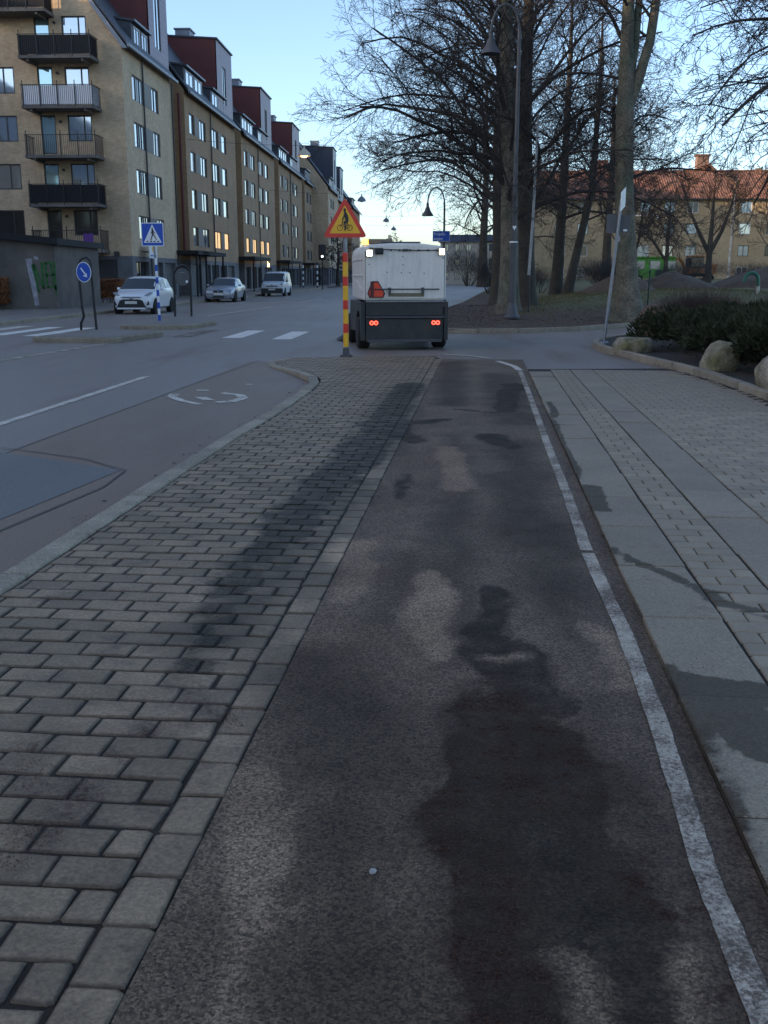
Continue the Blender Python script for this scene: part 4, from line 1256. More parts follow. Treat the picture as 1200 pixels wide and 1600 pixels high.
def branch(q, p, d, L, r, lvl, prm, rg, tip=.004):
    """grow one branch and its twigs into q"""
    segs = prm['seg'][lvl]; n = len(prm['num']); sides = (7, 5, 3, 3, 3)[lvl]
    pts = [p.copy()]; rad = [r]; dirs = [d.copy()]
    trop = prm['trop'][lvl]; wig = prm['wig'][lvl]
    end = max(tip, r * .25)
    for i in range(segs):
        t = (i + 1) / segs
        d = (d + Vector((rg.gauss(0, wig), rg.gauss(0, wig), rg.gauss(0, wig) + trop * (t if lvl == 0 else 1)))).normalized()
        p = p + d * (L / segs)
        pts.append(p.copy()); rad.append(r + (end - r) * t ** .8); dirs.append(d.copy())
    q.tube(pts, rad, sides, caps=False)
    if lvl + 1 >= n + 1 or lvl >= n: return
    k = prm['num'][lvl]
    k = max(1, int(k * rg.uniform(.75, 1.25)))
    for c in range(k):
        t = prm['from'][lvl] + (1 - prm['from'][lvl]) * (c + rg.random() * .9) / k
        f = t * segs; i = min(segs - 1, int(f)); u = f - i
        bp = pts[i].lerp(pts[i + 1], u); bd = dirs[i]; br = rad[i] + (rad[i + 1] - rad[i]) * u
        nd = rot_about(bd, R(rg.uniform(*prm['ang'][lvl])), rg.uniform(0, 6.283))
        ln = L * prm['len'][lvl] * (1.15 - .65 * t) * rg.uniform(.65, 1.25)
        branch(q, bp, nd, ln, max(tip, br * prm['rr'][lvl]), lvl + 1, prm, rg, tip)

BIG = dict(seg=[8, 6, 4, 2], num=[13, 9, 7], **{'from': [.18, .15, .1]}, ang=[(28, 60), (25, 60), (25, 65)], len=[.50, .50, .42], rr=[.5, .5, .6],
           trop=[-.17, -.02, .0, -.01], wig=[.12, .15, .17, .2])

def tree(name, loc, label, trunk, limbs, prm, seed, cat='tree', group='bare trees in the park', bark='bark', twig='twig', tip=.005, flare=1.35, lean_rng=(.25, 1.0), up=(55, 95), llen=(4.5, 6.5), stems=None, toward=None, lr=.36, high=9.0, tprob=.35):
    """trunk: list of (dx, dy, z, radius); limbs start along it"""
    rg = random.Random(seed)
    T = empty(name, loc); tag(T, label, cat, group)
    q = MB()
    def trunk_tube(tr, base=True):
        pts = []; rad = []
        for i in range(len(tr) - 1):
            a, b = tr[i], tr[i + 1]; k = 5
            for j in range(k):
                u = j / k; pts.append(Vector((a[0] + (b[0] - a[0]) * u, a[1] + (b[1] - a[1]) * u, a[2] + (b[2] - a[2]) * u))); rad.append(a[3] + (b[3] - a[3]) * u)
        pts.append(Vector(tr[-1][:3])); rad.append(tr[-1][3])
        for i in range(len(rad)):
            rad[i] *= 1 + .05 * mnoise.noise((pts[i].z * .9, seed, 0))
            if base: rad[i] *= 1 + (flare - 1) * math.exp(-max(0, pts[i].z) / .55)
        b0 = len(q.v); q.tube(pts, rad, 14, caps=True)
        for i in range(b0, len(q.v)):                      # ridged, uneven bark
            v = Vector(q.v[i]); c = pts[min(len(pts) - 1, (i - b0) // 14)]
            o = v - c; kf = 1 + .10 * mnoise.noise((o.x * 5 + seed, o.y * 5, v.z * .8)) + (.12 * mnoise.noise((o.x * 7, o.y * 7, seed)) if v.z < .8 and base else 0)
            q.v[i] = tuple(c + o * kf)
    trunk_tube(trunk)
    for st in (stems or []): trunk_tube(st, False)
    q.build('trunk', M[bark], T, smooth=True)
    q = MB()
    allst = [trunk] + (stems or [])
    for i in range(limbs):
        tr = allst[i % len(allst)]
        t = lean_rng[0] + (lean_rng[1] - lean_rng[0]) * (i + rg.random()) / limbs
        L = tr[-1][2] - tr[0][2]; z = tr[0][2] + t * L
        for a, b in zip(tr, tr[1:]):
            if a[2] <= z <= b[2]:
                u = (z - a[2]) / (b[2] - a[2]); p = Vector((a[0] + (b[0] - a[0]) * u, a[1] + (b[1] - a[1]) * u, z)); r_ = a[3] + (b[3] - a[3]) * u; break
        else:
            p = Vector(tr[-1][:3]); r_ = tr[-1][3]
        az = i * 2.4 + rg.uniform(-.5, .5)
        if toward is not None and rg.random() < tprob: az = toward + rg.uniform(-.7, .7)
        el = R(90 - rg.uniform(*up) * (1.0 - .45 * t))
        d = Vector((math.cos(az) * math.cos(el), math.sin(az) * math.cos(el), math.sin(el)))
        pr_ = prm if p.z < high else dict(prm, num=[7, 5])
        branch(q, p, d, rg.uniform(*llen) * (1.12 - .45 * t), max(.03, min(r_ * lr, .15) * rg.uniform(.55, 1.1)), 0, pr_, rg, tip)
    q.build('crown', M[twig], T)
    return T

A1 = (4.28, 36.0); A2 = (5.25, 39.0); TB = (7.75, 33.5)
tree('linden_tree', (*A1, park_z(*A1) - .05), 'large bare tree with pale grey trunk right behind the tall lamp post', [(0, 0, 0, .36), (.0, 0, 2, .31), (-.08, 0, 5, .27), (-.28, 0, 8.5, .24), (-.35, .1, 11, .2), (-.3, .2, 15, .06)], 44, BIG, 3, toward=math.pi, up=(30, 78), llen=(5.0, 7.4), lean_rng=(.2, 1))
tree('linden_tree', (*A2, park_z(*A2) - .05), 'dark trunked bare tree close behind the pale grey trunk', [(0, 0, 0, .40), (-.05, 0, 3, .30), (-.2, 0, 7, .24), (-.15, .1, 11, .18), (0, .2, 16, .06)], 36, BIG, 7, bark='bark_dark', toward=math.pi * .9, up=(30, 78), llen=(5.0, 7.0), lean_rng=(.2, 1))
tree('linden_tree', (*TB, park_z(*TB) - .05), 'stout bare tree forking high up behind the leaning sign post', [(.1, 0, 0, .44), (0, 0, 1.4, .34), (-.22, 0, 4, .29), (-.33, 0, 6.4, .27), (-.34, 0, 7.2, .24), (-.42, 0, 11, .14), (-.4, .1, 14, .05)], 30, BIG, 12,
     stems=[[(-.33, 0, 6.2, .17), (.0, 0, 7.2, .16), (.35, .1, 8.4, .15), (.55, .1, 10.5, .12), (.9, 0, 13, .04)], [(-.30, -.05, 6.6, .13), (-.1, .1, 8.2, .13), (0, .1, 11, .08), (.1, .1, 13.5, .04)]], lean_rng=(.30, 1), llen=(3.2, 4.6), up=(50, 100), flare=1.5)
MID = dict(BIG, num=[11, 8, 6], seg=[7, 5, 4, 2])
C1 = (5.35, 49.0)
tree('linden_tree', (*C1, park_z(*C1) - .05), 'dark bare tree whose low limbs arch over the street', [(0, 0, 0, .36), (-.05, 0, 3, .28), (-.2, 0, 7, .22), (-.1, .1, 12, .14), (0, .2, 15, .05)], 36, MID, 21, bark='bark_dark', toward=math.pi, up=(45, 90), llen=(5.0, 7.0), tip=.007)
C2 = (8.7, 53.0)
tree('linden_tree', (*C2, park_z(*C2) - .05), 'dark bare tree in front of the pale brick wall', [(0, 0, 0, .30), (.1, 0, 3, .25), (.2, 0, 6, .2), (.3, .1, 11, .12), (.3, .2, 14, .05)], 28, MID, 33, bark='bark_dark', up=(40, 82), llen=(4.5, 6.0), tip=.007)
C3 = (9.4, 52.0)
tree('linden_tree', (*C3, park_z(*C3) - .05), 'slender dark tree leaning away from its neighbour', [(-.3, 0, 0, .24), (.1, 0, 2, .2), (.7, 0, 5, .17), (.9, .1, 10, .1), (.9, .2, 13, .04)], 24, MID, 35, bark='bark_dark', up=(40, 82), llen=(4.0, 5.5), tip=.007)
E1 = (12.2, 33.0)
DROOP = dict(BIG, trop=[-.17, -.08, -.06, -.04], num=[12, 8, 6])
tree('beech_tree', (9.9, 21.5, .1), 'bare tree with long hanging twigs beside the planting bed', [(0, 0, 0, .35), (0, 0, 3, .28), (-.1, 0, 8, .2), (0, .1, 13, .06)], 34, DROOP, 44, lean_rng=(.36, 1), up=(60, 105), llen=(3.8, 5.4), tprob=.75, high=12, toward=math.pi, group=None)
F1 = (4.9, 66.0)
FAR = dict(BIG, num=[8, 6, 4], seg=[6, 4, 3, 2])
for k, (x, y, lab) in enumerate(((6.2, 66, 'far dark bare tree beyond the arching limbs, beside the street'), (9.6, 74, 'far bare tree before the dark red building'), (8.5, 90, 'farthest bare tree on the park edge by the street'), (13.5, 64, 'bare tree standing deep in the park before the pale wall'))):
    tree('park_tree', (x, y, park_z(x, y) - .05), lab, [(0, 0, 0, .30), (0, 0, 3, .24), (.1, 0, 7, .17), (0, .1, 12, .05)], 18, FAR, 60 + k, bark='bark_dark', up=(50, 100), llen=(4.2, 6.0), tip=.009)
for k, (x, y, lab) in enumerate(((-6.6, 150, 'dark tree crown rising behind the triangular sign post'), (1.5, 190, 'hazy bare tree at the far end of the street'), (-3.4, 205, 'second hazy bare tree closing the street'))):
    tree('street_tree', (x, y, 0), lab, [(0, 0, 0, .25), (0, 0, 2, .2), (.1, 0, 4, .14), (0, .1, 7.5, .05)], 20, FAR, 80 + k, bark='bark_dark', up=(40, 90), llen=(2.2, 3.2), tip=.018, group='far street trees')
SM = dict(BIG, num=[8, 6, 4], seg=[6, 4, 3, 2], trop=[.05, .05, .04, .03])
def small_tree(x, y, h, r, lab, seed, stems=None, bark='bark_dark', tw='twig_warm', limbs=14, ll=(2.2, 3.4), name='garden_tree', fr=.3):
    return tree(name, (x, y, park_z(x, y) - .05), lab, [(0, 0, 0, r), (0, 0, h * .3, r * .8), (.05, 0, h * .6, r * .55), (.1, .1, h, .03)], limbs, SM, seed, bark=bark, twig=tw, tip=.010, up=(30, 65), llen=ll, stems=stems, lean_rng=(fr, .95), flare=1.2, group='small trees before the tile roofed building')
small_tree(23.1, 75.0, 7.0, .26, 'spreading bare tree forked low before the tile roofed building', 70, stems=[[(0, 0, 2.2, .17), (-.8, 0, 3.6, .13), (-1.5, 0, 5.0, .09), (-2.2, .2, 7.0, .03)], [(0, 0, 2.2, .17), (.8, 0, 3.8, .13), (1.3, 0, 5.4, .08), (1.6, 0, 7.2, .03)]], ll=(2.0, 3.0), limbs=20, fr=.45)
small_tree(19.0, 71.0, 5.6, .18, 'crooked bare tree with a low side limb by the green trailer', 71, stems=[[(0, 0, 1.6, .1), (-.9, 0, 2.9, .09), (-1.6, 0, 3.5, .06), (-2.3, 0, 3.7, .03)]])
small_tree(26.2, 80.0, 8.0, .10, 'slim white barked birch before the tile roofed building', 72, bark='birch', limbs=10, ll=(1.4, 2.2), name='birch_tree', fr=.45)
small_tree(26.6, 72.0, 6.5, .22, 'bare tree between the birch and the end of the shrubs', 73, limbs=16)
small_tree(13.2, 57.0, 5.0, .13, 'young forked tree with warm brown twigs behind the leaning sign', 74, stems=[[(0, 0, 1.0, .09), (-.5, 0, 2.2, .07), (-.8, 0, 4.2, .03)], [(0, 0, 1.0, .09), (.5, 0, 2.5, .07), (.7, 0, 4.6, .03)]])

# wooded hillside far behind the tile roofs
rg = random.Random(15); q = MB()
for i in range(9000):
    x = rg.uniform(52, 150); yb = rg.uniform(0, 60)
    y = 190 + yb; top = 16 + 10 * smooth(55, 100, x) + 3 * mnoise.noise((x * .12, y * .1, 0))
    z = rg.uniform(2, top) if rg.random() < .5 else top - rg.random() ** 2 * 4
    a = Vector((rg.gauss(0, 1), rg.gauss(0, 1), rg.gauss(0, 1))).normalized(); b = a.orthogonal(); s_ = rg.uniform(.5, 1.3); p = Vector((x, y, z))
    q.poly([p + a * s_, p + b * s_ * .8, p - a * s_ * .8])
M['hillwood'] = mat('hillside_wood', (.13, .095, .045), .9, .4, .3, tint=(.07, .075, .03))
tag(q.build('hillside_wood', M['hillwood']), 'wooded hillside rising behind the red tiled roofs', 'woodland', kind='stuff')
q = MB(); HG = []
for i in range(14):
    for j in range(7):
        x = 40 + i * 12; y = 175 + j * 20; HG.append((x, y, -1 + 17 * smooth(0, 4, j) * smooth(40, 110, x)))
q.v = HG; q.f = [(i * 7 + j, (i + 1) * 7 + j, (i + 1) * 7 + j + 1, i * 7 + j + 1) for i in range(13) for j in range(6)]
tag(q.build('hill', M['park'], smooth=True, fix=True), kind='structure')

# ------------------------------------------------------------------ shrubs and boulders in the bed
def shrub(name, loc, rx, ry, h, n, m, label, group, seed, sz=.06, spiky=True, stem='bark_dark', up=.6):
    rg = random.Random(seed)
    S = empty(name, loc); tag(S, label, 'shrub', group)
    q = MB(); lumps = [(rg.uniform(-.6, .6) * rx, rg.uniform(-.6, .6) * ry, rg.uniform(.35, .75) * h, rg.uniform(.35, .6)) for _ in range(11)]
    for i in range(n):
        lx, ly, lz, ls = rg.choice(lumps)
        d = Vector((rg.gauss(0, 1), rg.gauss(0, 1), abs(rg.gauss(0, 1)) * 1.1 - .25)).normalized()
        k = ls * (1 - rg.random() ** 2.2 * .6)
        p = Vector((lx + d.x * rx * k, ly + d.y * ry * k, max(.04, lz * .7 + d.z * h * k * .75)))
        ax = (d + Vector((rg.gauss(0, .5), rg.gauss(0, .5), rg.gauss(0, .5) + up))).normalized(); sd = ax.orthogonal().normalized(); s_ = sz * rg.uniform(.7, 1.6)
        if spiky:
            sd2 = ax.cross(sd)
            for e in (sd, sd2): q.poly([p - e * s_ * .22, p + e * s_ * .22, p + ax * s_])
        else:
            q.poly([p, p + sd * .004 + ax * s_ * .5, p + ax * s_ + sd * .01, p + ax * s_ * .5 - sd * .006])
    q.build('foliage', M[m], S)
    q = MB()
    for lx, ly, lz, ls in lumps:
        q.tube([(lx * .2, ly * .2, -.03), (lx * .6, ly * .6, lz * .5), (lx, ly, lz)], [.03, .02, .008], 5)
    q.build('stems', M[stem], S)
gj = 'low evergreens in the kerbed bed'
for k, (x, y, rx, ry, h, lab) in enumerate(((6.4, 21.2, 1.25, 1.5, .85, 'dark low evergreen beside the flat-topped boulder'), (6.55, 18.2, 1.3, 1.5, .92, 'dark evergreen mound between the flat-topped and the leaning boulder'),
                                            (6.5, 15.6, 1.05, 1.3, .86, 'dark evergreen spilling over the leaning boulder'), (6.6, 13.0, 1.2, 1.4, .90, 'dark evergreen behind the large mossy boulder'), (8.9, 19.4, 1.6, 2.0, 1.15, 'tall dark evergreen in the middle of the bed'), (9.0, 15.2, 1.5, 1.9, 1.1, 'dark evergreen at the back of the bed'), (8.4, 23.6, 1.4, 1.5, .95, 'dark evergreen below the reddish twiggy shrubs'))):
    shrub('juniper_shrub', (x, y, .07), rx * 1.06, ry * 1.06, h * 1.18, 7500, 'juniper', lab, gj, 100 + k, .085)
gh_ = 'reddish twiggy shrubs behind the evergreens'
for k, (x, y, rx, h, lab) in enumerate(((7.9, 25.6, 1.2, 1.2, 'reddish twiggy shrub next to the brown boulder'), (10.5, 25.6, 1.6, 1.5, 'reddish twiggy shrub behind the dark evergreens'), (13.0, 28.0, 1.8, 1.6, 'wide reddish twiggy shrub below the green arch'), (12.4, 22.5, 1.6, 1.5, 'reddish twiggy shrub at the outer end of the bed'))):
    shrub('twiggy_shrub', (x, y, .07), rx, rx, h, 5200, 'heather', lab, gh_, 120 + k, .22, False, up=1.2)
def thicket(loc, rx, h, n, lab, seed, m='twig'):
    shrub('bare_thicket', loc, rx, rx * .7, h, n, m, lab, 'bare thickets in the park', seed, .30, False, up=1.0)
thicket((10.2, 48.0, park_z(10.2, 48)), 1.7, 1.5, 3500, 'dark bare thicket beneath the young forked tree', 140)
thicket((6.3, 62.0, park_z(6.3, 62)), 2.2, 2.2, 3500, 'dark thicket at the foot of the far street trees', 141)
thicket((8.4, 57.0, park_z(8.4, 57)), 1.6, 1.7, 3000, 'dark thicket between the two dark trunks', 142)
thicket((21.5, 62.0, park_z(21.5, 62)), 2.6, 1.6, 3500, 'dark thicket below the orange excavator', 143)

thicket((5.6, 70.0, park_z(5.6, 70)), 2.6, 3.0, 4200, 'tall dark thicket under the far street trees beside the pavement', 144)
thicket((11.8, 56.0, park_z(11.8, 56)), 2.0, 1.6, 3500, 'dark thicket in front of the pale brick wall beside the slender tree', 145)
thicket((17.5, 60.0, park_z(17.5, 60)), 2.4, 1.5, 3500, 'dark thicket between the earth heap and the crooked tree', 146)

def boulder(loc, sx, sy, sz, seed, m, label, flat=0.0, tilt=0.0):
    bm = bmesh.new(); bmesh.ops.create_icosphere(bm, subdivisions=5, radius=1)
    for v in bm.verts:
        n = v.co.normalized()
        k = 1 + .20 * mnoise.noise(n * 1.3 + Vector((seed, 0, 0))) + .07 * mnoise.noise(n * 3.5 + Vector((0, seed, 0))) + .02 * mnoise.noise(n * 11)
        p = n * k
        # superellipsoid squareness
        p = Vector([math.copysign(abs(c) ** .82, c) for c in p])
        if flat: p.z = min(p.z, flat + .08 * (p.z - flat)) if p.z > flat else p.z
        v.co = Vector((p.x * sx, p.y * sy, p.z * sz + sz * .62))
        v.co.x += tilt * v.co.z
    me = bpy.data.meshes.new('boulder'); bm.to_mesh(me); bm.free(); me.shade_smooth()
    tag(link('boulder', me, None, loc, mat=M[m]), label, 'boulder', 'boulders along the bed kerb')
boulder((4.93, 20.5, .05), .36, .34, .25, 2, 'rock', 'flat-topped pale boulder beside the leaning sign post', flat=.55)
boulder((5.28, 16.4, .05), .27, .3, .30, 9, 'rock', 'leaning egg-shaped pale boulder half under an evergreen', tilt=.25)
boulder((5.28, 13.45, .05), .36, .4, .33, 14, 'rock', 'large mossy rounded boulder nearest the pavement kerb')
boulder((7.05, 26.0, .05), .72, .65, .50, 23, 'rock_brown', 'large brown boulder at the tip of the bed')
# ------------------------------------------------------------------ street furniture
def frame_at(o, rz):                      # upright plate facing -y (towards the camera) turned by rz about z
    return empty
def plate(poly, y0, y1):
    q = MB(); q.prism(poly, y0, y1, lambda u, v, ww: (u, ww, v)); return q
def ring2(cx, cz, r, wd, n=24):
    q = []
    o = [(cx + r * math.cos(2 * math.pi * k / n), cz + r * math.sin(2 * math.pi * k / n)) for k in range(n)]
    i = [(cx + (r - wd) * math.cos(2 * math.pi * k / n), cz + (r - wd) * math.sin(2 * math.pi * k / n)) for k in range(n)]
    return o, i
def flat_ring(q, cx, cz, r, wd, y0, y1, n=24):
    o, i = ring2(cx, cz, r, wd, n)
    for k in range(n):
        j = (k + 1) % n
        q.prism([o[k], o[j], i[j], i[k]], y0, y1, lambda u, v, ww: (u, ww, v))
def flat_bar(q, a, b, w0, w1, y0, y1):
    d = (Vector(b) - Vector(a)).normalized(); nn = Vector((-d.y, d.x))
    q.prism([(a[0] + nn.x * w0 / 2, a[1] + nn.y * w0 / 2), (a[0] - nn.x * w0 / 2, a[1] - nn.y * w0 / 2), (b[0] - nn.x * w1 / 2, b[1] - nn.y * w1 / 2), (b[0] + nn.x * w1 / 2, b[1] + nn.y * w1 / 2)], y0, y1, lambda u, v, ww: (u, ww, v))
def disc2(cx, cz, rx, rz_, n=20):
    return [(cx + rx * math.cos(2 * math.pi * k / n), cz + rz_ * math.sin(2 * math.pi * k / n)) for k in range(n)]

# --- cyclist warning sign on its red and yellow striped post
S = empty('cyclist_warning_sign', (-.74, 20.2, 0), 0)
tag(S, 'triangular red and yellow cyclist warning sign on a striped post', 'road sign')
q = MB(); q.cyl((0, 0, .06), (0, 0, 2.95), .038, n=14); q.build('post', M['steel'], S, smooth=True)
q = MB(); q.lathe([(.12, 0), (.12, .03), (.07, .05), (.06, .16), (.045, .17)], 16); q.build('foot', M['grey_pole'], S)
zz = .19; k = 0
hts = [.30, .165] * 4
while zz < 1.97:
    h_ = (.27, .175)[k % 2]
    if zz + h_ > 1.99: h_ = 1.99 - zz
    q = MB(); q.cyl((0, 0, zz), (0, 0, zz + h_ - .001), .052, n=14); q.build('sleeve_band', M['yellow' if k % 2 == 0 else 'red'], S, smooth=True); zz += h_; k += 1
tri = [(-.425, 2.25), (.425, 2.25), (0, 2.985)]
cxz = (0, 2.495)
pl = plate(rounded(tri, .055, 5), -.062, -.050).build('plate', M['red'], S, fix=True)
def inset(f): return [(cxz[0] + (x - cxz[0]) * f, cxz[1] + (z - cxz[1]) * f) for x, z in tri]
plate(rounded(inset(.70), .012, 3), -.066, -.0625).build('yellow_field', M['yellow'], S, fix=True)
q = MB(); y0, y1 = -.070, -.0665
SX, SZ = .0034 / 4, .0034 / 4
def bk(x, z): return (((x - 495) * .00071), 2.25 + (965 - z) * .00098)
for cx in (362, 620):
    c = bk(cx, 783); flat_ring(q, c[0], c[1], .056, .011, y0, y1, 26)
for a, b, wd in (((362, 783), (425, 705), .012), ((425, 705), (425, 660), .012), ((425, 705), (505, 800), .012), ((425, 690), (560, 700), .010), ((505, 800), (560, 690), .012), ((560, 700), (620, 783), .011), ((505, 800), (610, 790), .011), ((425, 655), (440, 640), .014)):
    flat_bar(q, bk(*a), bk(*b), wd, wd, y0, y1)
q.build('bicycle_symbol', M['black'], S, fix=True)
q = MB()
c = bk(492, 455); q.prism(disc2(c[0], c[1], .024, .034), y0 - .002, y1, lambda u, v, ww: (u, ww, v))
q.prism([bk(*p) for p in ((470, 490), (478, 560), (500, 620), (515, 670), (555, 700), (590, 660), (588, 600), (565, 540), (530, 500), (500, 478))][::1], y0 - .001, y1 - .0002, lambda u, v, ww: (u, ww, v))
flat_bar(q, bk(492, 540), bk(430, 640), .030, .018, y0 - .003, y1)
flat_bar(q, bk(555, 668), bk(470, 675), .050, .036, y0 - .003, y1)
flat_bar(q, bk(478, 670), bk(505, 760), .034, .022, y0 - .004, y1)
flat_bar(q, bk(505, 750), bk(488, 830), .024, .020, y0 - .003, y1)
flat_bar(q, bk(470, 826), bk(520, 826), .016, .016, y0 - .005, y1)
q.build('rider_symbol', M['black'], S, fix=True)
for z in (2.38, 2.75):
    q = MB(); q.box(-.06, -.05, z, .06, .045, z + .035); q.build('clamp', M['steel'], S)

# --- pedestrian crossing sign on the refuge
S = empty('pedestrian_crossing_sign', (-7.24, 33.5, .12), R(-4))
tag(S, 'blue square pedestrian crossing sign on a blue and white banded post', 'road sign')
q = MB(); q.tube([(.02, 0, .0), (0, 0, 1.0), (-.05, 0, 2.75)], .035, 10); q.build('post', M['steel'], S)
zz = .0
for k in range(10):
    q = MB(); x_ = .02 - .03 * (zz / 2.0); q.cyl((x_, 0, zz), (x_ - .003, 0, zz + .194), .045, n=12); q.build('post_band', M['sign_blue' if k % 2 == 0 else 'sign_white'], S, smooth=True); zz += .195
def sq(a): return [(-.06 - a, 2.68 - a), (-.06 + a, 2.68 - a), (-.06 + a, 2.68 + a), (-.06 - a, 2.68 + a)]
plate(rounded(sq(.36), .03), -.06, -.048).build('plate', M['sign_white'], S, fix=True)
plate(rounded(sq(.335), .02), -.064, -.0605).build('blue_field', M['sign_blue'], S, fix=True)
plate([(-.06 - .29, 2.43), (-.06 + .29, 2.43), (-.06, 2.99)], -.068, -.0645).build('white_triangle', M['sign_white'], S, fix=True)
q = MB(); y0, y1 = -.072, -.0685
q.prism(disc2(-.06, 2.86, .022, .028, 12), y0, y1, lambda u, v, ww: (u, ww, v))
flat_bar(q, (-.055, 2.835), (-.045, 2.68), .060, .050, y0 - .001, y1)
flat_bar(q, (-.05, 2.70), (-.12, 2.50), .036, .026, y0 - .002, y1); flat_bar(q, (-.045, 2.70), (.02, 2.60), .034, .028, y0 - .003, y1); flat_bar(q, (.02, 2.61), (.07, 2.51), .028, .024, y0 - .002, y1)
flat_bar(q, (-.06, 2.80), (-.11, 2.70), .022, .018, y0 - .004, y1); flat_bar(q, (-.04, 2.80), (.03, 2.70), .022, .018, y0 - .004, y1)
q.build('walker_symbol', M['black'], S, fix=True)
for cx in (-.23, -.11, .0, .12):
    q = MB(); q.prism([(cx - .035, 2.45), (cx + .025, 2.45), (cx + .035, 2.485), (cx - .02, 2.485)], y0 - .005, y1 - .002, lambda u, v, ww: (u, ww, v)); q.build('stripe_symbol', M['black'], S, fix=True)

# --- keep-right sign on two bent black pipes
S = empty('keep_right_sign', (-7.93, 28.0, .11), R(-6))
tag(S, 'round blue keep right sign with white arrow on bent black pipes', 'road sign')
q = MB(); q.tube([(-.24, 0, 0), (-.23, 0, .18), (-.14, 0, .36), (-.17, 0, .6), (-.21, 0, 1.7)], .035, 10); q.build('bent_post', M['black'], S, smooth=True)
q = MB(); q.tube([(.19, 0, 0), (.17, 0, .6), (.14, 0, 1.72)], .035, 10); q.build('post', M['black'], S, smooth=True)
q = MB(); q.tube([(-.21, 0, 1.70), (-.12, 0, 1.86), (.03, 0, 1.90), (.12, 0, 1.82), (.14, 0, 1.72)], .03, 10); q.build('hoop', M['black'], S, smooth=True)
plate(disc2(-.045, 1.52, .205, .265, 32), -.055, -.045).build('plate', M['sign_white'], S, fix=True)
plate(disc2(-.045, 1.52, .188, .245, 32), -.059, -.0555).build('blue_field', M['sign_blue'], S, fix=True)
q = MB(); flat_bar(q, (-.12, 1.63), (.0, 1.46), .035, .035, -.063, -.0595)
q.prism([(.045, 1.385), (.03, 1.50), (.005, 1.455), (-.075, 1.42)][::-1], -.0635, -.0596, lambda u, v, ww: (u, ww, v)); q.build('arrow_symbol', M['sign_white'], S, fix=True)

# --- black hoop with a round plate seen from behind
S = empty('hoop_sign', (-7.1, 37.0, .11), R(-4))
tag(S, 'black hoop with a blank round plate on the far end of the refuge', 'road sign')
q = MB(); q.tube([(-.32, 0, 0), (-.30, 0, 1.35), (-.26, 0, 1.58), (-.13, 0, 1.74), (.02, 0, 1.79), (.17, 0, 1.73), (.27, 0, 1.58), (.29, 0, 1.35), (.27, 0, 0)], .04, 10); q.build('hoop', M['black'], S, smooth=True)
plate(disc2(0, 1.38, .27, .31, 28), -.03, -.015).build('plate', M['shutter'], S, fix=True)
q = MB(); q.box(-.09, -.036, 1.52, .10, -.031, 1.545); q.build('sticker', M['steel'], S)
q = MB(); q.box(.12, -.036, 1.18, .20, -.031, 1.26); q.build('sticker', M['sign_white'], S)

# --- leaning post with sign backs in the bed
S = empty('leaning_sign_post', (4.88, 23.0, .08)); tag(S, 'leaning grey post with dark sign backs and a white sign turned edge-on', 'road sign')
lean = .24 / 3.1
q = MB(); q.tube([(0, 0, -.02), (lean * 3.1, 0, 3.08)], .036, 12); q.build('post', M['steel'], S, smooth=True)
q = MB(); q.lathe([(.11, 0), (.10, .035), (.05, .05)], 14); q.build('foot', M['steel'], S)
for x0, x1, z0, z1, m_ in ((-.25, -.03, 2.36, 2.76, 'shutter'), (-.02, .27, 2.37, 2.74, 'shutter')):
    q = MB(); xc = lean * 2.55; q.box(xc + x0, .042 if x0 < -.1 else .046, z0, xc + x1, .052, z1); q.build('sign_back', M[m_], S)
q = MB(); ca, sa = math.cos(R(-62)), math.sin(R(-62)); xc = lean * 3.0
q.hexa([(xc - .02 + ca * u + sa * v, -.02 + sa * u * -1 - v * .0 + (-.0), z) for u, v, z in ()] or [(xc - .08, -.30, 2.80), (xc + .10, .10, 2.92), (xc + .11, .09, 2.92), (xc - .07, -.31, 2.80), (xc - .08, -.30, 3.18), (xc + .10, .10, 3.32), (xc + .11, .09, 3.32), (xc - .07, -.31, 3.18)])
q.build('white_sign', M['sign_white'], S, fix=True)
q = MB(); q.box(xc * .8 - .05, -.05, 2.18, xc * .8 + .05, .05, 2.30); q.build('clamp', M['steel'], S)
q = MB(); q.box(lean * 2.55 + .12, .034, 2.40, lean * 2.55 + .2, .0455, 2.44); q.build('sticker', M['sign_white'], S)

# --- gooseneck lamps
def gooseneck(loc, H_, arm, label, side=-1, r0=.11):
    G_ = empty('street_lamp', loc); tag(G_, label, 'street lamp', 'gooseneck street lamps')
    q = MB(); q.lathe([(.24, 0), (.25, .05), (.20, .12), (.16, .30), (.13, .40), (r0, .48)], 12); q.build('foot', M['grey_pole'], G_)
    q = MB(); q.cyl((0, 0, .48), (0, 0, 2.15), r0, r0 * .95, n=14); q.build('lower_shaft', M['grey_pole'], G_, smooth=True)
    q = MB(); q.lathe([(r0 * 1.12, 2.10), (r0 * 1.12, 2.22), (r0 * .8, 2.27)], 14); q.build('collar', M['grey_pole'], G_)
    pts = [(0, 0, 2.2), (.0, 0, H_ - arm)]; n = 10
    for k in range(1, n + 1):
        a = math.pi * k / n; pts.append((side * (arm / 2 - arm / 2 * math.cos(a)) * 1.0, 0, H_ - arm + arm * .95 * math.sin(a) * (1 if k <= n else 1)))
    q = MB(); q.tube(pts, [r0 * .68] + [r0 * .5] + [.035] * n, 10); q.build('shaft_and_arm', M['grey_pole'], G_, smooth=True)
    hx = side * arm; hz = H_ - arm
    q = MB(); q.lathe([(.03, .08), (.06, .05), (.07, -.12), (.11, -.20), (.15, -.32), (.27, -.50), (.29, -.56), (.27, -.565), (.14, -.40), (.04, -.30)], 18, (hx, 0, hz)); L_ = q.build('lamp_bell', M['grey_pole'], G_, smooth=True)
    return G_
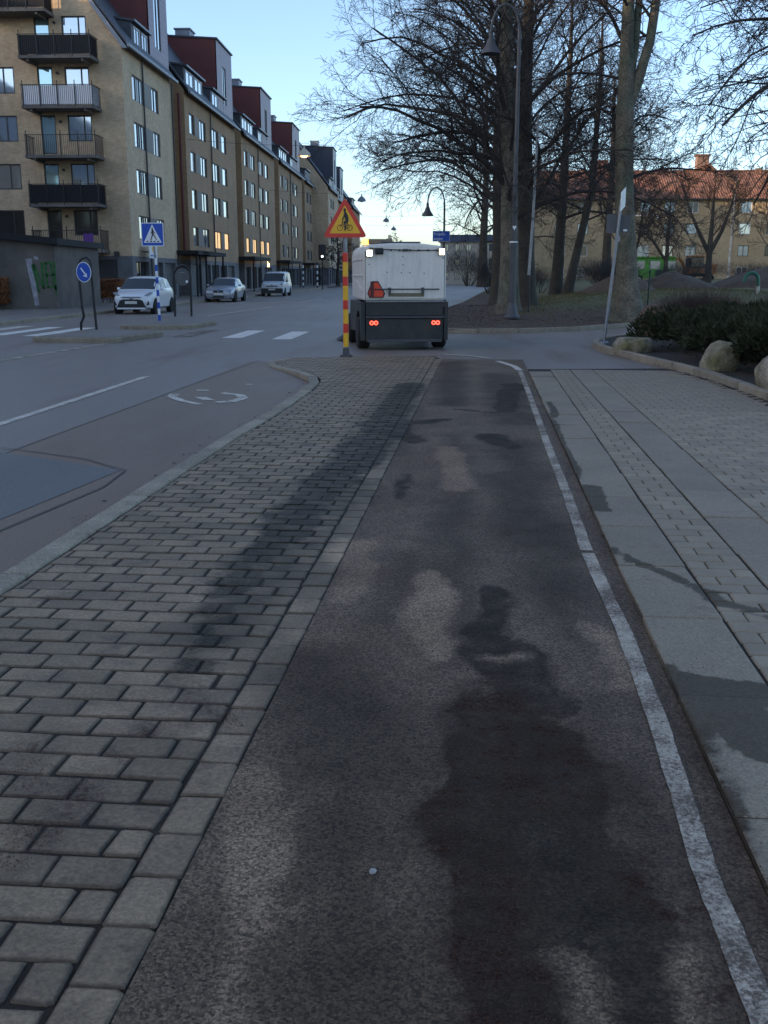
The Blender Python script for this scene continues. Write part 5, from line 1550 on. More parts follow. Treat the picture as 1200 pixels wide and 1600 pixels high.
G1 = gooseneck((3.92, 32.0, park_z(3.92, 32.0) - .02), 8.95, .82, 'tall gooseneck lamp with a thick shaft before the pale tree trunk')
q = MB(); q.cyl((0, 0, 2.26), (0, 0, 2.30), .125, n=14); q.build('white_band', M['sign_white'], G1)
q = MB(); q.prism([(0, 2.62), (-.06, 2.72), (-.03, 2.76), (0, 2.74), (.03, 2.76), (.06, 2.72)], -.095, -.09, lambda u, v, ww: (u, ww, v)); q.build('sticker', M['sign_white'], G1, fix=True)
G2_ = gooseneck((2.95, 52.0, 0.0), 5.75, .82, 'gooseneck lamp carrying the blue street name sign', r0=.09)
# street name sign on the far lamp
S = empty('street_name_sign', (2.80, 51.85, 3.16)); tag(S, 'blue street name sign with white letters above the sweeper roof', 'street sign')
q = MB(); q.box(-.42, -.02, 0, .42, .0, .50); q.build('plate', M['sign_white'], S)
q = MB(); q.box(-.405, -.026, .015, .405, -.021, .485); q.build('blue_field', M['sign_blue'], S)
for tx, z in (('Fritjofs-', .29), ('stigen', .07)):
    me = text_mesh(tx, .19, align='LEFT'); link('lettering', me, S, (-.37, -.030, z), (R(90), 0, 0), M['sign_white'])
q = MB(); q.box(.10, .0, .1, .2, .10, .15); q.build('clamp', M['steel'], S)

# slender pole between the big trunks, a thin dark post, a green fence post
S = empty('slender_pole', (4.75, 34.5, park_z(4.75, 34.5) - .02)); tag(S, 'slender grey pole standing against the dark trunk', 'pole')
q = MB(); q.tube([(0, 0, 1.2), (.08, 0, 3), (.15, 0, 6.2)], [.05, .045, .035], 10); q.build('shaft', M['steel'], S, smooth=True)
q = MB(); q.tube([(.03, 0, 0), (.0, 0, 1.25)], .03, 8); q.build('lower_post', M['black'], S, smooth=True)
M['dkgreen'] = mat('dark_green_paint', (.012, .03, .026), .5, .1)
S = empty('fence_post', (8.7, 34.5, park_z(8.7, 34.5) - .02)); tag(S, 'thin dark green post on the grass beside the forked tree', 'post')
q = MB(); q.tube([(0, 0, 0), (.03, 0, 1.55)], .028, 8); q.build('shaft', M['dkgreen'], S); q = MB(); q.lathe([(.035, 1.54), (.04, 1.58), (.02, 1.61)], 8, (.03, 0, 0)); q.build('cap', M['dkgreen'], S)

# --- wires with hanging lamps over the street
def hanging_lamp(x, y, z, xl, xr, lit, label):
    Wd = empty('hanging_street_lamp', (x, y, z)); tag(Wd, label, 'street lamp', 'lamps hung on wires across the street')
    q = MB(); n = 12; pts = []
    for k in range(n + 1):
        t = k / n; xx = xl + (xr - xl) * t
        zz_ = .42 + 2.2 * ((xx - 0) / max(abs(xl), abs(xr))) ** 2 * .5
        pts.append((xx, 0, zz_))
    q.tube(pts, .012, 5); q.build('span_wire', M['black'], Wd)
    q = MB(); q.lathe([(.05, .42), (.06, .25), (.14, .18), (.38, -.05), (.46, -.28), (.43, -.29), (.30, -.10), (.05, .0)], 18); q.build('shade', M['zinc' if not lit else 'cream'], Wd, smooth=True)
    q = MB(); q.lathe([(.05, -.12), (.22, -.16), (.26, -.26), (.16, -.36), (.05, -.38)], 14); q.build('bulb', M['lamp_lit' if lit else 'sign_white'], Wd, smooth=True)
M['lamp_lit'] = mat('lit_lamp_glass', (1.0, .55, .2), .4, 0, emit=2.5)
hanging_lamp(-5.55, 75, 9.9, -8.4, 13, True, 'lit hanging lamp beside the fourth red roof tower')
hanging_lamp(-2.3, 110, 9.25, -9.5, 16, False, 'unlit hanging lamp next to the tip of the triangular sign')
hanging_lamp(.3, 150, 9.2, -9.5, 16, False, 'small hanging lamp high above the sweeper roof')
hanging_lamp(1.6, 175, 9.1, -10, 18, False, 'smallest hanging lamp farthest down the street')

# traffic signal and striped posts near the end of the row
def far_signal(loc, label):
    T = empty('traffic_signal', loc); tag(T, label, 'traffic light')
    q = MB(); q.cyl((0, 0, 0), (0, 0, 3.2), .06, n=8)
    q.build('post', M['black'], T); q = MB(); q.box(-.42, -.12, 3.2, .42, .12, 4.9); q.build('backboard', M['black'], T, bevel=.2)
    q = MB(); q.cyl((0, -.16, 3.6), (0, -.12, 3.6), .11, n=12); q.build('lens', M['lamp_white'], T)
M['lamp_white'] = mat('lit_white_lens', (1.0, .95, .78), .4, 0, emit=3.0)
far_signal((-6.9, 118, 0), 'dark signal board on a post behind the triangular sign')
def striped_post(loc, label, m1, m2, n=8, h=.28, r=.05):
    T = empty('striped_post', loc); tag(T, label, 'post', 'striped posts at the far crossing')
    q = MB(); q.cyl((0, 0, 0), (0, 0, n * h + .02), r * .8, n=8); q.build('core', M['steel'], T)
    for k in range(n):
        q = MB(); q.cyl((0, 0, k * h), (0, 0, k * h + h - .002), r, n=8); q.build('post_band', M[m1 if k % 2 else m2], T)
for x, lb in ((-9.7, 'black and white striped post nearer the shop canopies'), (-8.0, 'black and white striped post next to the dark signal board')):
    striped_post((x, 126, 0), lb, 'sign_white', 'black', r=.09, h=.34, n=9)

# ------------------------------------------------------------------ things in the park beyond the trees
def heap(loc, rx, ry, h, seed, label):
    bm = bmesh.new(); bmesh.ops.create_grid(bm, x_segments=30, y_segments=30, size=1)
    for v in bm.verts:
        d = math.hypot(v.co.x, v.co.y); k = max(0, 1 - d) ** .75 if d < 1 else 0
        v.co = Vector((v.co.x * rx, v.co.y * ry, h * k * (1 + .25 * mnoise.noise((v.co.x * 2.2, v.co.y * 2.2, seed))) + .06 * mnoise.noise((v.co.x * 9, v.co.y * 9, seed)) - .12))
    me = bpy.data.meshes.new('earth_heap'); bm.to_mesh(me); bm.free(); me.shade_smooth()
    tag(link('earth_heap', me, None, loc, mat=M['earth']), label, 'earth heap', 'heaps of earth in the park')
heap((15.2, 55, park_z(15.2, 55)), 2.4, 2.4, 1.0, 1, 'brown earth heap beside the forked tree and green post')
heap((10.6, 47, park_z(10.6, 47)), 1.7, 1.6, .95, 4, 'brown earth heap behind the leaning sign post')
heap((22.5, 58, park_z(22.5, 58)), 4.8, 3.5, 1.5, 7, 'wide brown earth heap behind the reddish shrubs')
M['lime'] = mat('bright_green_paint', (.07, .24, .025), .5, .12, 2)
V = empty('green_site_trailer', (23.0, 90, park_z(23, 90))); tag(V, 'bright green site trailer with windows behind the park trees', 'trailer')
q = MB(); q.box(-2.2, -1.1, .35, 1.6, 1.1, 2.0); q.build('body', M['lime'], V, bevel=.06)
q = MB(); q.box(-2.3, -1.2, 2.003, 1.7, 1.2, 2.12); q.build('roof', M['lime'], V, bevel=.03)
for x in (-1.9, -.6, .7):
    q = MB(); q.box(x, -1.13, 1.1, x + .9, -1.103, 1.75); q.build('window', M['pane_mid'], V)
q = MB(); q.box(-.05, -1.125, .42, .55, -1.104, 1.0); q.build('door_panel', M['dkgreen'], V)
for x in (-1.4, .9):
    w_ = empty('wheel', (x, -1.0, .3), 0, V); q = MB(); q.cyl((0, -.1, 0), (0, .1, 0), .3, n=16); q.build('tyre', M['rubber'], w_); q = MB(); q.cyl((0, -.11, 0), (0, .08, 0), .15, n=12); q.build('hub', M['rim'], w_)
M['orange'] = mat('orange_machine_paint', (.34, .12, .018), .5, .12, 3)
V = empty('excavator', (26.8, 90, park_z(26.8, 90) + .1), R(8)); tag(V, 'small orange excavator with glass cab behind the earth heaps', 'excavator')
q = MB()
for y in (-.8, .8):
    q.tube([(-1.1, y, .25), (-.9, y, .08), (.9, y, .08), (1.1, y, .25), (.9, y, .5), (-.9, y, .5), (-1.1, y, .25)], .14, 8)
q.build('tracks', M['rubber'], V)
q = MB(); q.box(-1.0, -.8, .55, 1.4, .8, 1.05); q.box(.4, -.78, 1.05, 1.4, .78, 1.4); q.build('body', M['orange'], V, bevel=.08)
q = MB(); q.box(-.9, -.7, 1.06, .3, .5, 2.0); q.build('cab', M['pane_dim'], V, bevel=.08)
q = MB(); q.box(-.95, -.75, 2.0, .35, .55, 2.1); q.build('cab_roof', M['orange'], V, bevel=.03)
q = MB(); q.tube([(-.9, .2, .9), (-1.6, .2, 1.9), (-2.3, .2, 1.6), (-2.6, .2, .9)], [.14, .13, .11, .09], 8); q.build('boom', M['orange'], V)
q = MB(); q.hexa([(-2.9, -.1, .5), (-2.4, -.1, .45), (-2.4, .5, .45), (-2.9, .5, .5), (-2.8, -.1, .95), (-2.4, -.1, 1.0), (-2.4, .5, 1.0), (-2.8, .5, .95)]); q.build('bucket', M['black'], V)
M['teal_green'] = mat('playground_green', (.012, .11, .065), .4, .1)
V = empty('play_arch', (15.75, 45, park_z(15.75, 45) - .1)); tag(V, 'green curved play spout on a pale patterned post above the shrubs', 'play equipment')
pts = [(.30, 0, .35)] + [(-.0 + .30 * math.cos(a), 0, .62 + .32 * math.sin(a)) for a in [R(x) for x in range(0, 181, 20)]] + [(-.33, 0, .55)]
q = MB(); q.tube(pts, .075, 12); q.build('spout', M['teal_green'], V, smooth=True)
q = MB(); q.tube([(.27, 0, -.35), (.31, 0, .0), (.30, 0, .38)], [.06, .07, .082], 12); q.build('post', M['birch'], V, smooth=True)
# lamp arm on the long building
V = empty('wall_light', (33.2, 129.0, 8.6)); tag(V, 'pale wall light arm high on the tile roofed building', 'lamp')
q = MB(); q.tube([(-3.6, 2.5, .05), (0, 0, .1)], .05, 6); q.build('arm', M['sign_white'], V); q = MB(); q.lathe([(.05, .1), (.22, 0), (.2, -.3), (.05, -.35)], 10); q.build('globe', M['sign_white'], V, smooth=True)
# ------------------------------------------------------------------ street sweeper
M['sw_white'] = mat('sweeper_white', (.72, .68, .64), .38, .06, 2.0, .05, 30, coat=.15, tint=(.64, .60, .56))
def grimy_white():
    m, nt, bs = new_mat('sweeper_white')
    tc = nt.node('ShaderNodeTexCoord').outputs['Object']
    st = nt.rng(nt.noise(nt.vmath('MULTIPLY', tc, (9, 9, .8)), 1.6, 5, .7), .48, .75)
    sp = nt.rng(nt.noise(tc, 14, 6, .8), .55, .75)
    c = nt.mix(nt.math('MULTIPLY', st, .30), (.74, .69, .63), (.30, .26, .22))
    c = nt.mix(nt.math('MULTIPLY', sp, .25), c, (.22, .18, .15))
    c = nt.vmath('SCALE', c, scale=nt.rng(nt.noise(tc, 2.5, 4, .6), .3, .7, .92, 1.06))
    nt.l.new(c, bs.inputs['Base Color']); nt.l.new(nt.rng(st, 0, 1, .32, .6), bs.inputs['Roughness'])
    return m
M['sw_white'] = grimy_white()
M['sw_dark'] = mat('sweeper_dark_plastic', (.016, .017, .020), .5, .3, 4, tint=(.032, .028, .024))
M['tail_red'] = mat('lit_tail_lamp', (1.0, .07, .04), .3, 0, emit=1.7)
M['tail_dark'] = mat('tail_lamp_housing', (.10, .006, .006), .3, .1)
M['smv_red'] = mat('fluorescent_red', (.75, .06, .02), .5, .1, 9)
M['smv_dark'] = mat('dark_red_border', (.09, .012, .012), .5, .2, 9)
M['work_lamp'] = mat('lit_work_lamp', (1.0, .93, .66), .3, 0, emit=2.6)
M['amber'] = mat('lit_amber_beacon', (1.0, .42, .05), .3, 0, emit=3.0)
M['amber_off'] = mat('amber_plastic', (.16, .12, .08), .4, .1)
M['mesh_plate'] = mat('dirty_yellow_plate', (.17, .145, .09), .7, .25, 14)
V = empty('street_sweeper', (.44, 22.0, 0), R(7.0))
tag(V, 'white compact street sweeper seen from behind with lit red tail lamps', 'street sweeper')
def fx(u, v, ww): return (u, ww, v)
hw = .875
sec = [(-hw, 1.03), (hw, 1.03), (hw, 1.98), (hw - .03, 2.07), (hw - .14, 2.15), (.3, 2.20), (-.3, 2.20), (-hw + .14, 2.17), (-hw + .03, 2.10), (-hw, 1.98)]
q = MB(); q.prism(sec, .0, 2.55, fx); body = q.build('hopper_body', M['sw_white'], V, fix=True, bevel=.045)
# rear door lip and side ribs
q = MB(); q.prism([(-hw + .05, 1.07), (hw - .05, 1.07), (hw - .05, 2.02), (-hw + .05, 2.02)], -.012, .002, fx); q.build('rear_door', M['sw_white'], V, fix=True, bevel=.008)
for z0, z1, y0, y1 in ((1.86, 1.90, .12, 2.45), (1.52, 1.56, .12, 2.45)):
    q = MB(); q.box(-hw - .018, y0, z0, -hw - .002, y1, z1); q.build('side_rib', M['sw_white'], V, bevel=.006)
q = MB(); q.hexa([(-hw - .018, .15, 1.18), (-hw - .002, .15, 1.18), (-hw - .002, 1.6, 1.42), (-hw - .018, 1.6, 1.42), (-hw - .018, .15, 1.23), (-hw - .002, .15, 1.23), (-hw - .002, 1.6, 1.47), (-hw - .018, 1.6, 1.47)]); q.build('side_rib', M['sw_white'], V, fix=True)
for a_ in ((-hw + .035, 1.055, -hw + .043, 2.03), (hw - .043, 1.055, hw - .035, 2.03)):
    q = MB(); q.box(a_[0], -.004, a_[1], a_[2], .004, a_[3]); q.build('door_seam', M['rubber'], V)
q = MB(); q.box(-hw + .05, -.02, 1.00, hw - .05, .03, 1.028); q.build('hinge_rail', M['steel'], V)
# lower rear
q = MB(); q.box(-.83, .02, .71, .85, .5, .998); q.build('upper_rear_panel', M['sw_dark'], V, bevel=.01)
q = MB(); q.box(-.84, -.05, .665, .84, .4, .706); q.build('ledge', M['grey_pole'], V, bevel=.01)
q = MB(); q.box(-.83, .0, .20, .82, .4, .66); q.build('lower_rear_panel', M['sw_dark'], V, bevel=.012)
q = MB(); q.box(-.80, -.03, .165, .79, .35, .225); q.build('bottom_rail', M['grey_pole'], V, bevel=.008)
q = MB(); q.box(-.70, .05, .30, .70, 3.2, .95); q.build('chassis', M['sw_dark'], V)
q = MB(); q.box(.82, .0, .74, .86, .06, .90); q.build('rubber_stop', M['rubber'], V)
for x in (-.66, .66):
    q = MB(); q.prism(rounded([(x - .10, .515), (x + .10, .515), (x + .10, .625), (x - .10, .625)], .045, 5), -.014, -.001, fx); h_ = q.build('tail_lamp', M['tail_dark'], V, fix=True)
    for k, dx in enumerate((-.045, .045)):
        q = MB(); flat_ring(q, x + dx, .57, .045, .020, -.022, -.0145, 16); q.build('lens', M['tail_red'], h_, fix=True)
# work lamps, camera, cable
for x, z in ((-.755, 2.00), (.765, 2.03)):
    q = MB(); q.box(x - .07, -.07, z - .08, x + .07, -.013, z + .07); h_ = q.build('work_lamp', M['black'], V, bevel=.01)
    q = MB(); q.box(x - .055, -.076, z - .065, x + .055, -.071, z + .055); q.build('lens', M['work_lamp'], h_)
q = MB(); q.box(-.64, -.10, 1.97, -.46, -.013, 2.10); q.build('camera', M['black'], V, bevel=.03)
q = MB(); q.tube([(-.75, -.02, 2.10), (-.45, -.022, 2.075), (-.1, -.022, 2.06), (.3, -.022, 2.055), (.72, -.02, 2.06)], .010, 6); q.build('cable', M['black'], V)
for x in (-.30, -.12, .10, .28, .48, .66):
    q = MB(); q.cbox((x, -.03, 2.058), (.035, .03, .035)); q.build('cable_clip', M['black'], V)
q = MB(); q.cbox((0, -.035, 2.06), (.12, .05, .05)); q.build('number_plate_lamp', M['grey_pole'], V, bevel=.012)
for x, z in ((-.755, 1.77), (-.05, 1.93), (-.05, 1.76), (-.38, 1.61), (-.08, 1.60), (.10, 1.60), (.40, 1.59), (.80, 1.90)):
    q = MB(); q.cyl((x, -.022, z), (x, -.011, z), .013, n=8); q.build('bolt', M['grey_pole'], V)
# slow moving vehicle triangle (truncated corners) with a folded dark strip
tr = [(-.80, 1.18), (-.76, 1.09), (-.46, 1.09), (-.425, 1.18), (-.57, 1.43), (-.70, 1.43)]
q = MB(); q.prism(tr, -.045, -.030, fx); t_ = q.build('warning_triangle', M['smv_dark'], V, fix=True)
tc = (-.6125, 1.23); q = MB(); q.prism([(tc[0] + (x - tc[0]) * .82, tc[1] + (z - tc[1]) * .84) for x, z in tr], -.049, -.0455, fx); q.build('red_face', M['smv_red'], t_, fix=True)
q = MB(); q.box(-.735, -.062, 1.10, -.665, -.0495, 1.42); q.build('folded_strip', M['smv_dark'], t_)
# bar with plate holder
q = MB(); q.tube([(-.65, -.075, 1.265), (.72, -.075, 1.265)], .013, 8); q.build('handle_bar', M['grey_pole'], V)
for x in (-.33, .37):
    q = MB(); q.box(x - .025, -.085, 1.16, x + .025, -.012, 1.30); q.build('bar_bracket', M['grey_pole'], V, bevel=.006)
q = MB(); q.box(-.35, -.04, 1.115, .40, -.016, 1.185); q.build('plate_holder', M['mesh_plate'], V)
# roof: rail, beacon bar
q = MB(); q.box(-.5, .15, 2.205, .35, .4, 2.235); q.build('roof_hatch', M['grey_pole'], V, bevel=.008)
q = MB(); q.box(-.60, 1.6, 2.22, -.05, 1.75, 2.335); bb_ = q.build('beacon_bar', M['amber_off'], V, bevel=.02)
q = MB(); q.lathe([(.07, 0), (.075, .03), (.065, .11), (.03, .13)], 12, (-.66, 1.68, 2.22)); q.build('beacon', M['amber'], V, smooth=True)
# side skirt, fenders, wheels
q = MB()
n = 12
arc = [(.62 + .46 * math.cos(math.pi * k / n), .36 + .46 * math.sin(math.pi * k / n)) for k in range(n + 1)]
for sx in (-1, 1):
    q = MB(); pr = [(2.5, .32), (2.5, 1.0), (.02, 1.0), (.02, .20), (.10, .20)] + [(y, z) for y, z in arc[::-1] if y > .12]
    q.prism(pr, sx * .845, sx * .93, lambda u, v, ww: (ww, u, v)); q.build('side_skirt', M['sw_dark'], V, fix=True)
    for y in (.62, 2.75):
        w_ = empty('wheel', (sx * .83, y, .345), 0, V)
        q = MB(); q.lathe([(.19, -.13), (.31, -.13), (.345, -.09), (.345, .09), (.31, .13), (.19, .13)], 24); q.v = [(z, x, y_) for x, y_, z in q.v]; q.build('tyre', M['rubber'], w_, smooth=True)
        q = MB(); q.lathe([(.02, -.10), (.19, -.11), (.19, .11), (.02, .10)], 20); q.v = [(z, x, y_) for x, y_, z in q.v]; q.build('rim', M['rim'], w_, smooth=True)
q = MB(); q.hexa([(-.72, 2.56, .45), (.72, 2.56, .45), (.70, 3.9, .45), (-.70, 3.9, .45), (-.70, 2.56, 2.05), (.70, 2.56, 2.05), (.62, 3.55, 1.98), (-.62, 3.55, 1.98)]); q.build('cab', M['pane_dim'], V, fix=True, bevel=.06)
q = MB(); q.box(-.74, 2.57, .40, .74, 3.92, .85); q.build('cab_base', M['sw_white'], V, bevel=.05)
q = MB(); q.hexa([(-.72, 2.57, 2.055), (.72, 2.57, 2.055), (.65, 3.6, 2.0), (-.65, 3.6, 2.0), (-.72, 2.57, 2.13), (.72, 2.57, 2.13), (.65, 3.6, 2.08), (-.65, 3.6, 2.08)]); q.build('cab_roof', M['sw_white'], V, fix=True)
for sx in (-1, 1):
    q = MB(); q.lathe([(.05, .25), (.12, .2), (.42, .03), (.44, 0), (.3, 0)], 20, (sx * .75, 3.55, .02)); q.build('side_brush', M['black'], V)
q = MB(); q.tube([(.84, 2.5, 1.75), (1.02, 2.6, 1.75)], .015, 6); mr = q.build('mirror_arm', M['black'], V); q = MB(); q.cbox((1.03, 2.6, 1.72), (.10, .08, .22)); q.build('mirror', M['black'], mr)
q = MB(); q.cyl((.88, 1.2, 1.72), (.90, 1.2, 1.72), .03, n=10); q.build('side_marker', M['work_lamp'], V)

# ------------------------------------------------------------------ cars (front towards -y in local space)
def loft(secs):
    q = MB(); n = len(secs[0])
    for s_ in secs: q.v.extend(s_)
    for i in range(len(secs) - 1):
        for k in range(n):
            k2 = (k + 1) % n; q.f.append((i * n + k, i * n + k2, (i + 1) * n + k2, (i + 1) * n + k))
    q.f.append(tuple(range(n))[::-1]); q.f.append(tuple((len(secs) - 1) * n + k for k in range(n)))
    return q
def pane_quad(q, c, m0, m1, off=.012):
    a, b, d, e = [Vector(p) for p in c]         # bl, br, tr, tl
    def P(u, v): return a.lerp(b, u).lerp(e.lerp(d, u), v)
    nn = (b - a).cross(e - a).normalized() * off
    u0, v0 = m0; u1, v1 = m1
    q.poly([P(u0, v0) + nn, P(u1, v0) + nn, P(u1, v1) + nn, P(u0, v1) + nn])
def car(name, label, loc, rz, paint, low, gh, wheels, wr, track, side_panes, extras):
    C = empty(name, loc, rz); tag(C, label, 'car' if name != 'panel_van' else 'van', 'vehicles parked along the far kerb')
    secs = []
    for y, zb, zs, hw_ in low:
        zm = zb + (zs - zb) * .5
        half = [(hw_ * .80, zb), (hw_ * .96, zb + .07), (hw_, zm), (hw_ * .985, zm + (zs - zm) * .55), (hw_ * .93, zs - .025), (hw_ * .70, zs + .012), (hw_ * .3, zs + .03)]
        secs.append([(x, y, z) for x, z in half] + [(-x, y, z) for x, z in half[::-1]])
    loft(secs).build('body', M[paint], C, smooth=True, fix=True)
    gs = []
    for y, zl, zt, hl_, ht_ in gh:
        half = [(hl_, zl), (ht_ + (hl_ - ht_) * .12, zt - (zt - zl) * .12), (ht_ * .86, zt), (ht_ * .35, zt + .012)]
        gs.append([(x, y, z) for x, z in half] + [(-x, y, z) for x, z in half[::-1]])
    loft(gs).build('greenhouse', M[paint], C, smooth=True, fix=True)
    g0, g1 = gs[0], gs[1]
    q = MB()
    for k in range(1, 6): pane_quad(q, (g0[k + 1], g0[k], g1[k], g1[k + 1]), (0, .08), (1, .92), .014)
    q.build('windscreen', M['car_glass'], C)
    for i in side_panes:
        for sgn in (0, 1):
            if sgn == 0: c = (gs[i][0], gs[i + 1][0], gs[i + 1][1], gs[i][1])
            else: c = (gs[i + 1][7], gs[i][7], gs[i][6], gs[i + 1][6])
            q = MB(); pane_quad(q, c, (.06, .12), (.94, .95), .012); q.build('side_window', M['car_glass'], C)
    q = MB()
    for k in range(1, 6): pane_quad(q, (gs[-1][k], gs[-1][k + 1], gs[-2][k + 1], gs[-2][k]), (0, .15), (1, .88), .014)
    q.build('rear_window', M['car_glass'], C)
    hwm = max(l[3] for l in low)
    for y in wheels:
        for sx in (-1, 1):
            q = MB(); nA = 14
            q.prism([(y + wr * 1.16 * math.cos(2 * math.pi * k / nA), wr + .0 + wr * 1.16 * math.sin(2 * math.pi * k / nA)) for k in range(nA)], sx * (hwm - .20), sx * (hwm + .004), lambda u, v, ww: (ww, u, v)); q.build('wheel_arch', M['rubber'], C, fix=True)
            w_ = empty('wheel', (sx * (hwm - .085), y, wr), 0, C)
            q = MB(); q.lathe([(wr * .62, -.095), (wr * .92, -.095), (wr, -.06), (wr, .06), (wr * .92, .095), (wr * .62, .095)], 20); q.v = [(z, x, y_) for x, y_, z in q.v]; q.build('tyre', M['rubber'], w_, smooth=True)
            q = MB(); q.lathe([(.03, -.085), (wr * .6, -.09), (wr * .63, -.07), (wr * .63, .07), (wr * .6, .09), (.03, .085)], 16); q.v = [(z, x, y_) for x, y_, z in q.v]; q.build('rim', M['rim'], w_, smooth=True)
    yb, zl = gh[1][0] - .35, gh[1][1] + .04
    for sx in (-1, 1):
        q = MB(); q.lathe([(.02, -.09), (.075, -.06), (.085, 0), (.075, .06), (.02, .09)], 10); q.v = [(sx * (hwm + .06) + z * .9, yb + x * .6, zl + y_ * .85) for x, y_, z in q.v]; q.build('mirror', M[extras.get('mirror', paint)], C, smooth=True)
    for nm, m_, pts, y0, y1 in extras['front']:
        q = MB(); q.prism(pts, y0, y1, lambda u, v, ww: (u, ww, v)); q.build(nm, M[m_], C, fix=True)
    return C
M['car_white'] = mat('white_car_paint', (.68, .70, .74), .28, .03, 2, coat=.6)
M['car_silver'] = mat('silver_blue_car_paint', (.30, .33, .38), .30, .05, 2, metallic=.45, coat=.5)
M['car_van'] = mat('white_van_paint', (.60, .63, .67), .32, .04, 2, coat=.4)
M['car_glass'] = pane_mat('car_glass', (.012, .015, .018), .0, .08)
M['headlight'] = mat('headlamp_glass', (.45, .48, .55), .15, .1, 12, metallic=.5)
M['plate'] = mat('number_plate', (.55, .55, .52), .5, .12, 40)
M['chrome'] = mat('chrome', (.6, .6, .62), .15, .03, metallic=.9)
def mirrorpts(p): return [(-x, z) for x, z in p][::-1]
hl1 = [(.42, .66), (.66, .72), (.78, .86), (.74, .88), (.55, .78), (.40, .72)]
fog = [(.60, .36), (.72, .38), (.70, .54)]
car('parked_hatchback', 'white hatchback with a wide black grille parked by the brown hedge', (-10.3, 42.6, road_z(-10, 43)), R(-3), 'car_white',
    [(0.0, .30, .66, .60), (.06, .22, .72, .70), (.28, .18, .80, .79), (.8, .18, .92, .845), (1.2, .2, .98, .85), (2.2, .2, 1.0, .85), (3.2, .2, 1.04, .85), (3.7, .25, 1.02, .82), (3.92, .34, .92, .72)],
    [(.88, .93, .95, .78, .74), (1.72, .96, 1.45, .80, .63), (2.45, .98, 1.51, .80, .63), (3.35, 1.0, 1.44, .79, .60), (3.82, 1.0, 1.04, .74, .66)], (.72, 3.22), .30, 1.47, (1, 2),
    dict(front=[('grille', 'black', rounded([(-.62, .24), (.62, .24), (.46, .56), (.30, .60), (-.30, .60), (-.46, .56)], .05), -.055, .1), ('grille_slot', 'black', [(-.42, .67), (.42, .67), (.36, .70), (-.36, .70)], -.02, .1),
                ('emblem', 'chrome', disc2(0, .655, .07, .045, 16), -.062, -.02), ('number_plate', 'plate', [(-.25, .42), (.25, .42), (.25, .53), (-.25, .53)], -.07, -.057), ('bumper_lip', 'car_white', [(-.60, .21), (.60, .21), (.56, .27), (-.56, .27)], -.075, .02),
                ('headlight', 'headlight', hl1, .10, .5), ('headlight', 'headlight', mirrorpts(hl1), .10, .5), ('fog_lamp', 'black', fog, .01, .3), ('fog_lamp', 'black', mirrorpts(fog), .01, .3)]))
hl2 = [(.36, .60), (.66, .62), (.76, .72), (.70, .75), (.38, .70)]
kid = [(.03, .57), (.25, .57), (.30, .63), (.27, .69), (.05, .69)]
car('parked_saloon', 'silver blue saloon with twin kidney grilles parked before the grey shutters', (-9.75, 61.6, road_z(-9.7, 62)), R(-3), 'car_silver',
    [(0.0, .28, .60, .62), (.08, .20, .68, .76), (.35, .17, .76, .86), (.9, .17, .86, .90), (1.35, .18, .92, .905), (2.4, .18, .95, .905), (3.5, .2, .98, .90), (4.2, .22, 1.0, .86), (4.5, .3, .95, .76)],
    [(1.25, .90, .92, .80, .76), (2.05, .93, 1.36, .83, .63), (2.7, .95, 1.42, .83, .63), (3.35, .97, 1.37, .82, .60), (4.0, .98, 1.02, .76, .66)], (.80, 3.56), .32, 1.5, (1, 2),
    dict(front=[('grille', 'black', kid, -.03, .1), ('grille', 'black', mirrorpts(kid), -.03, .1), ('lower_intake', 'black', rounded([(-.36, .26), (.36, .26), (.30, .38), (-.30, .38)], .03), -.03, .1), ('side_intake', 'black', [(.46, .28), (.74, .30), (.74, .38), (.46, .36)], .06, .3), ('side_intake', 'black', mirrorpts([(.46, .28), (.74, .30), (.74, .38), (.46, .36)]), .06, .3),
                ('number_plate', 'plate', [(-.26, .42), (.26, .42), (.26, .53), (-.26, .53)], -.035, -.005), ('headlight', 'headlight', hl2, .10, .4), ('headlight', 'headlight', mirrorpts(hl2), .10, .4), ('emblem', 'sign_blue', disc2(0, .735, .04, .03, 12), .02, .2)]))
hl3 = [(.50, .72), (.80, .74), (.80, .96), (.56, .92)]
car('panel_van', 'white panel van with black bumper parked beyond the silver saloon', (-8.45, 79.0, road_z(-8.4, 79)), R(-3.2), 'car_van',
    [(0.0, .26, .86, .74), (.08, .22, .92, .84), (.4, .2, .98, .88), (.9, .2, 1.06, .90), (1.2, .2, 1.1, .905), (2.4, .2, 1.1, .905), (4.2, .22, 1.1, .90), (4.38, .25, 1.08, .87)],
    [(.85, 1.03, 1.05, .84, .80), (1.55, 1.08, 1.74, .87, .74), (2.3, 1.08, 1.82, .87, .76), (4.1, 1.08, 1.80, .86, .75), (4.36, 1.06, 1.70, .84, .72)], (.82, 3.5), .31, 1.5, (1,),
    dict(mirror='black', front=[('bumper', 'black', rounded([(-.82, .26), (.82, .26), (.82, .60), (-.82, .60)], .06), -.06, .2), ('grille', 'black', [(-.42, .72), (.42, .72), (.42, .78), (-.42, .78)], -.015, .1), ('number_plate', 'plate', [(-.26, .46), (.26, .46), (.26, .57), (-.26, .57)], -.075, -.062),
                                ('emblem', 'chrome', disc2(0, .83, .08, .07, 10), -.012, .05), ('headlight', 'headlight', hl3, .02, .4), ('headlight', 'headlight', mirrorpts(hl3), .02, .4)]))

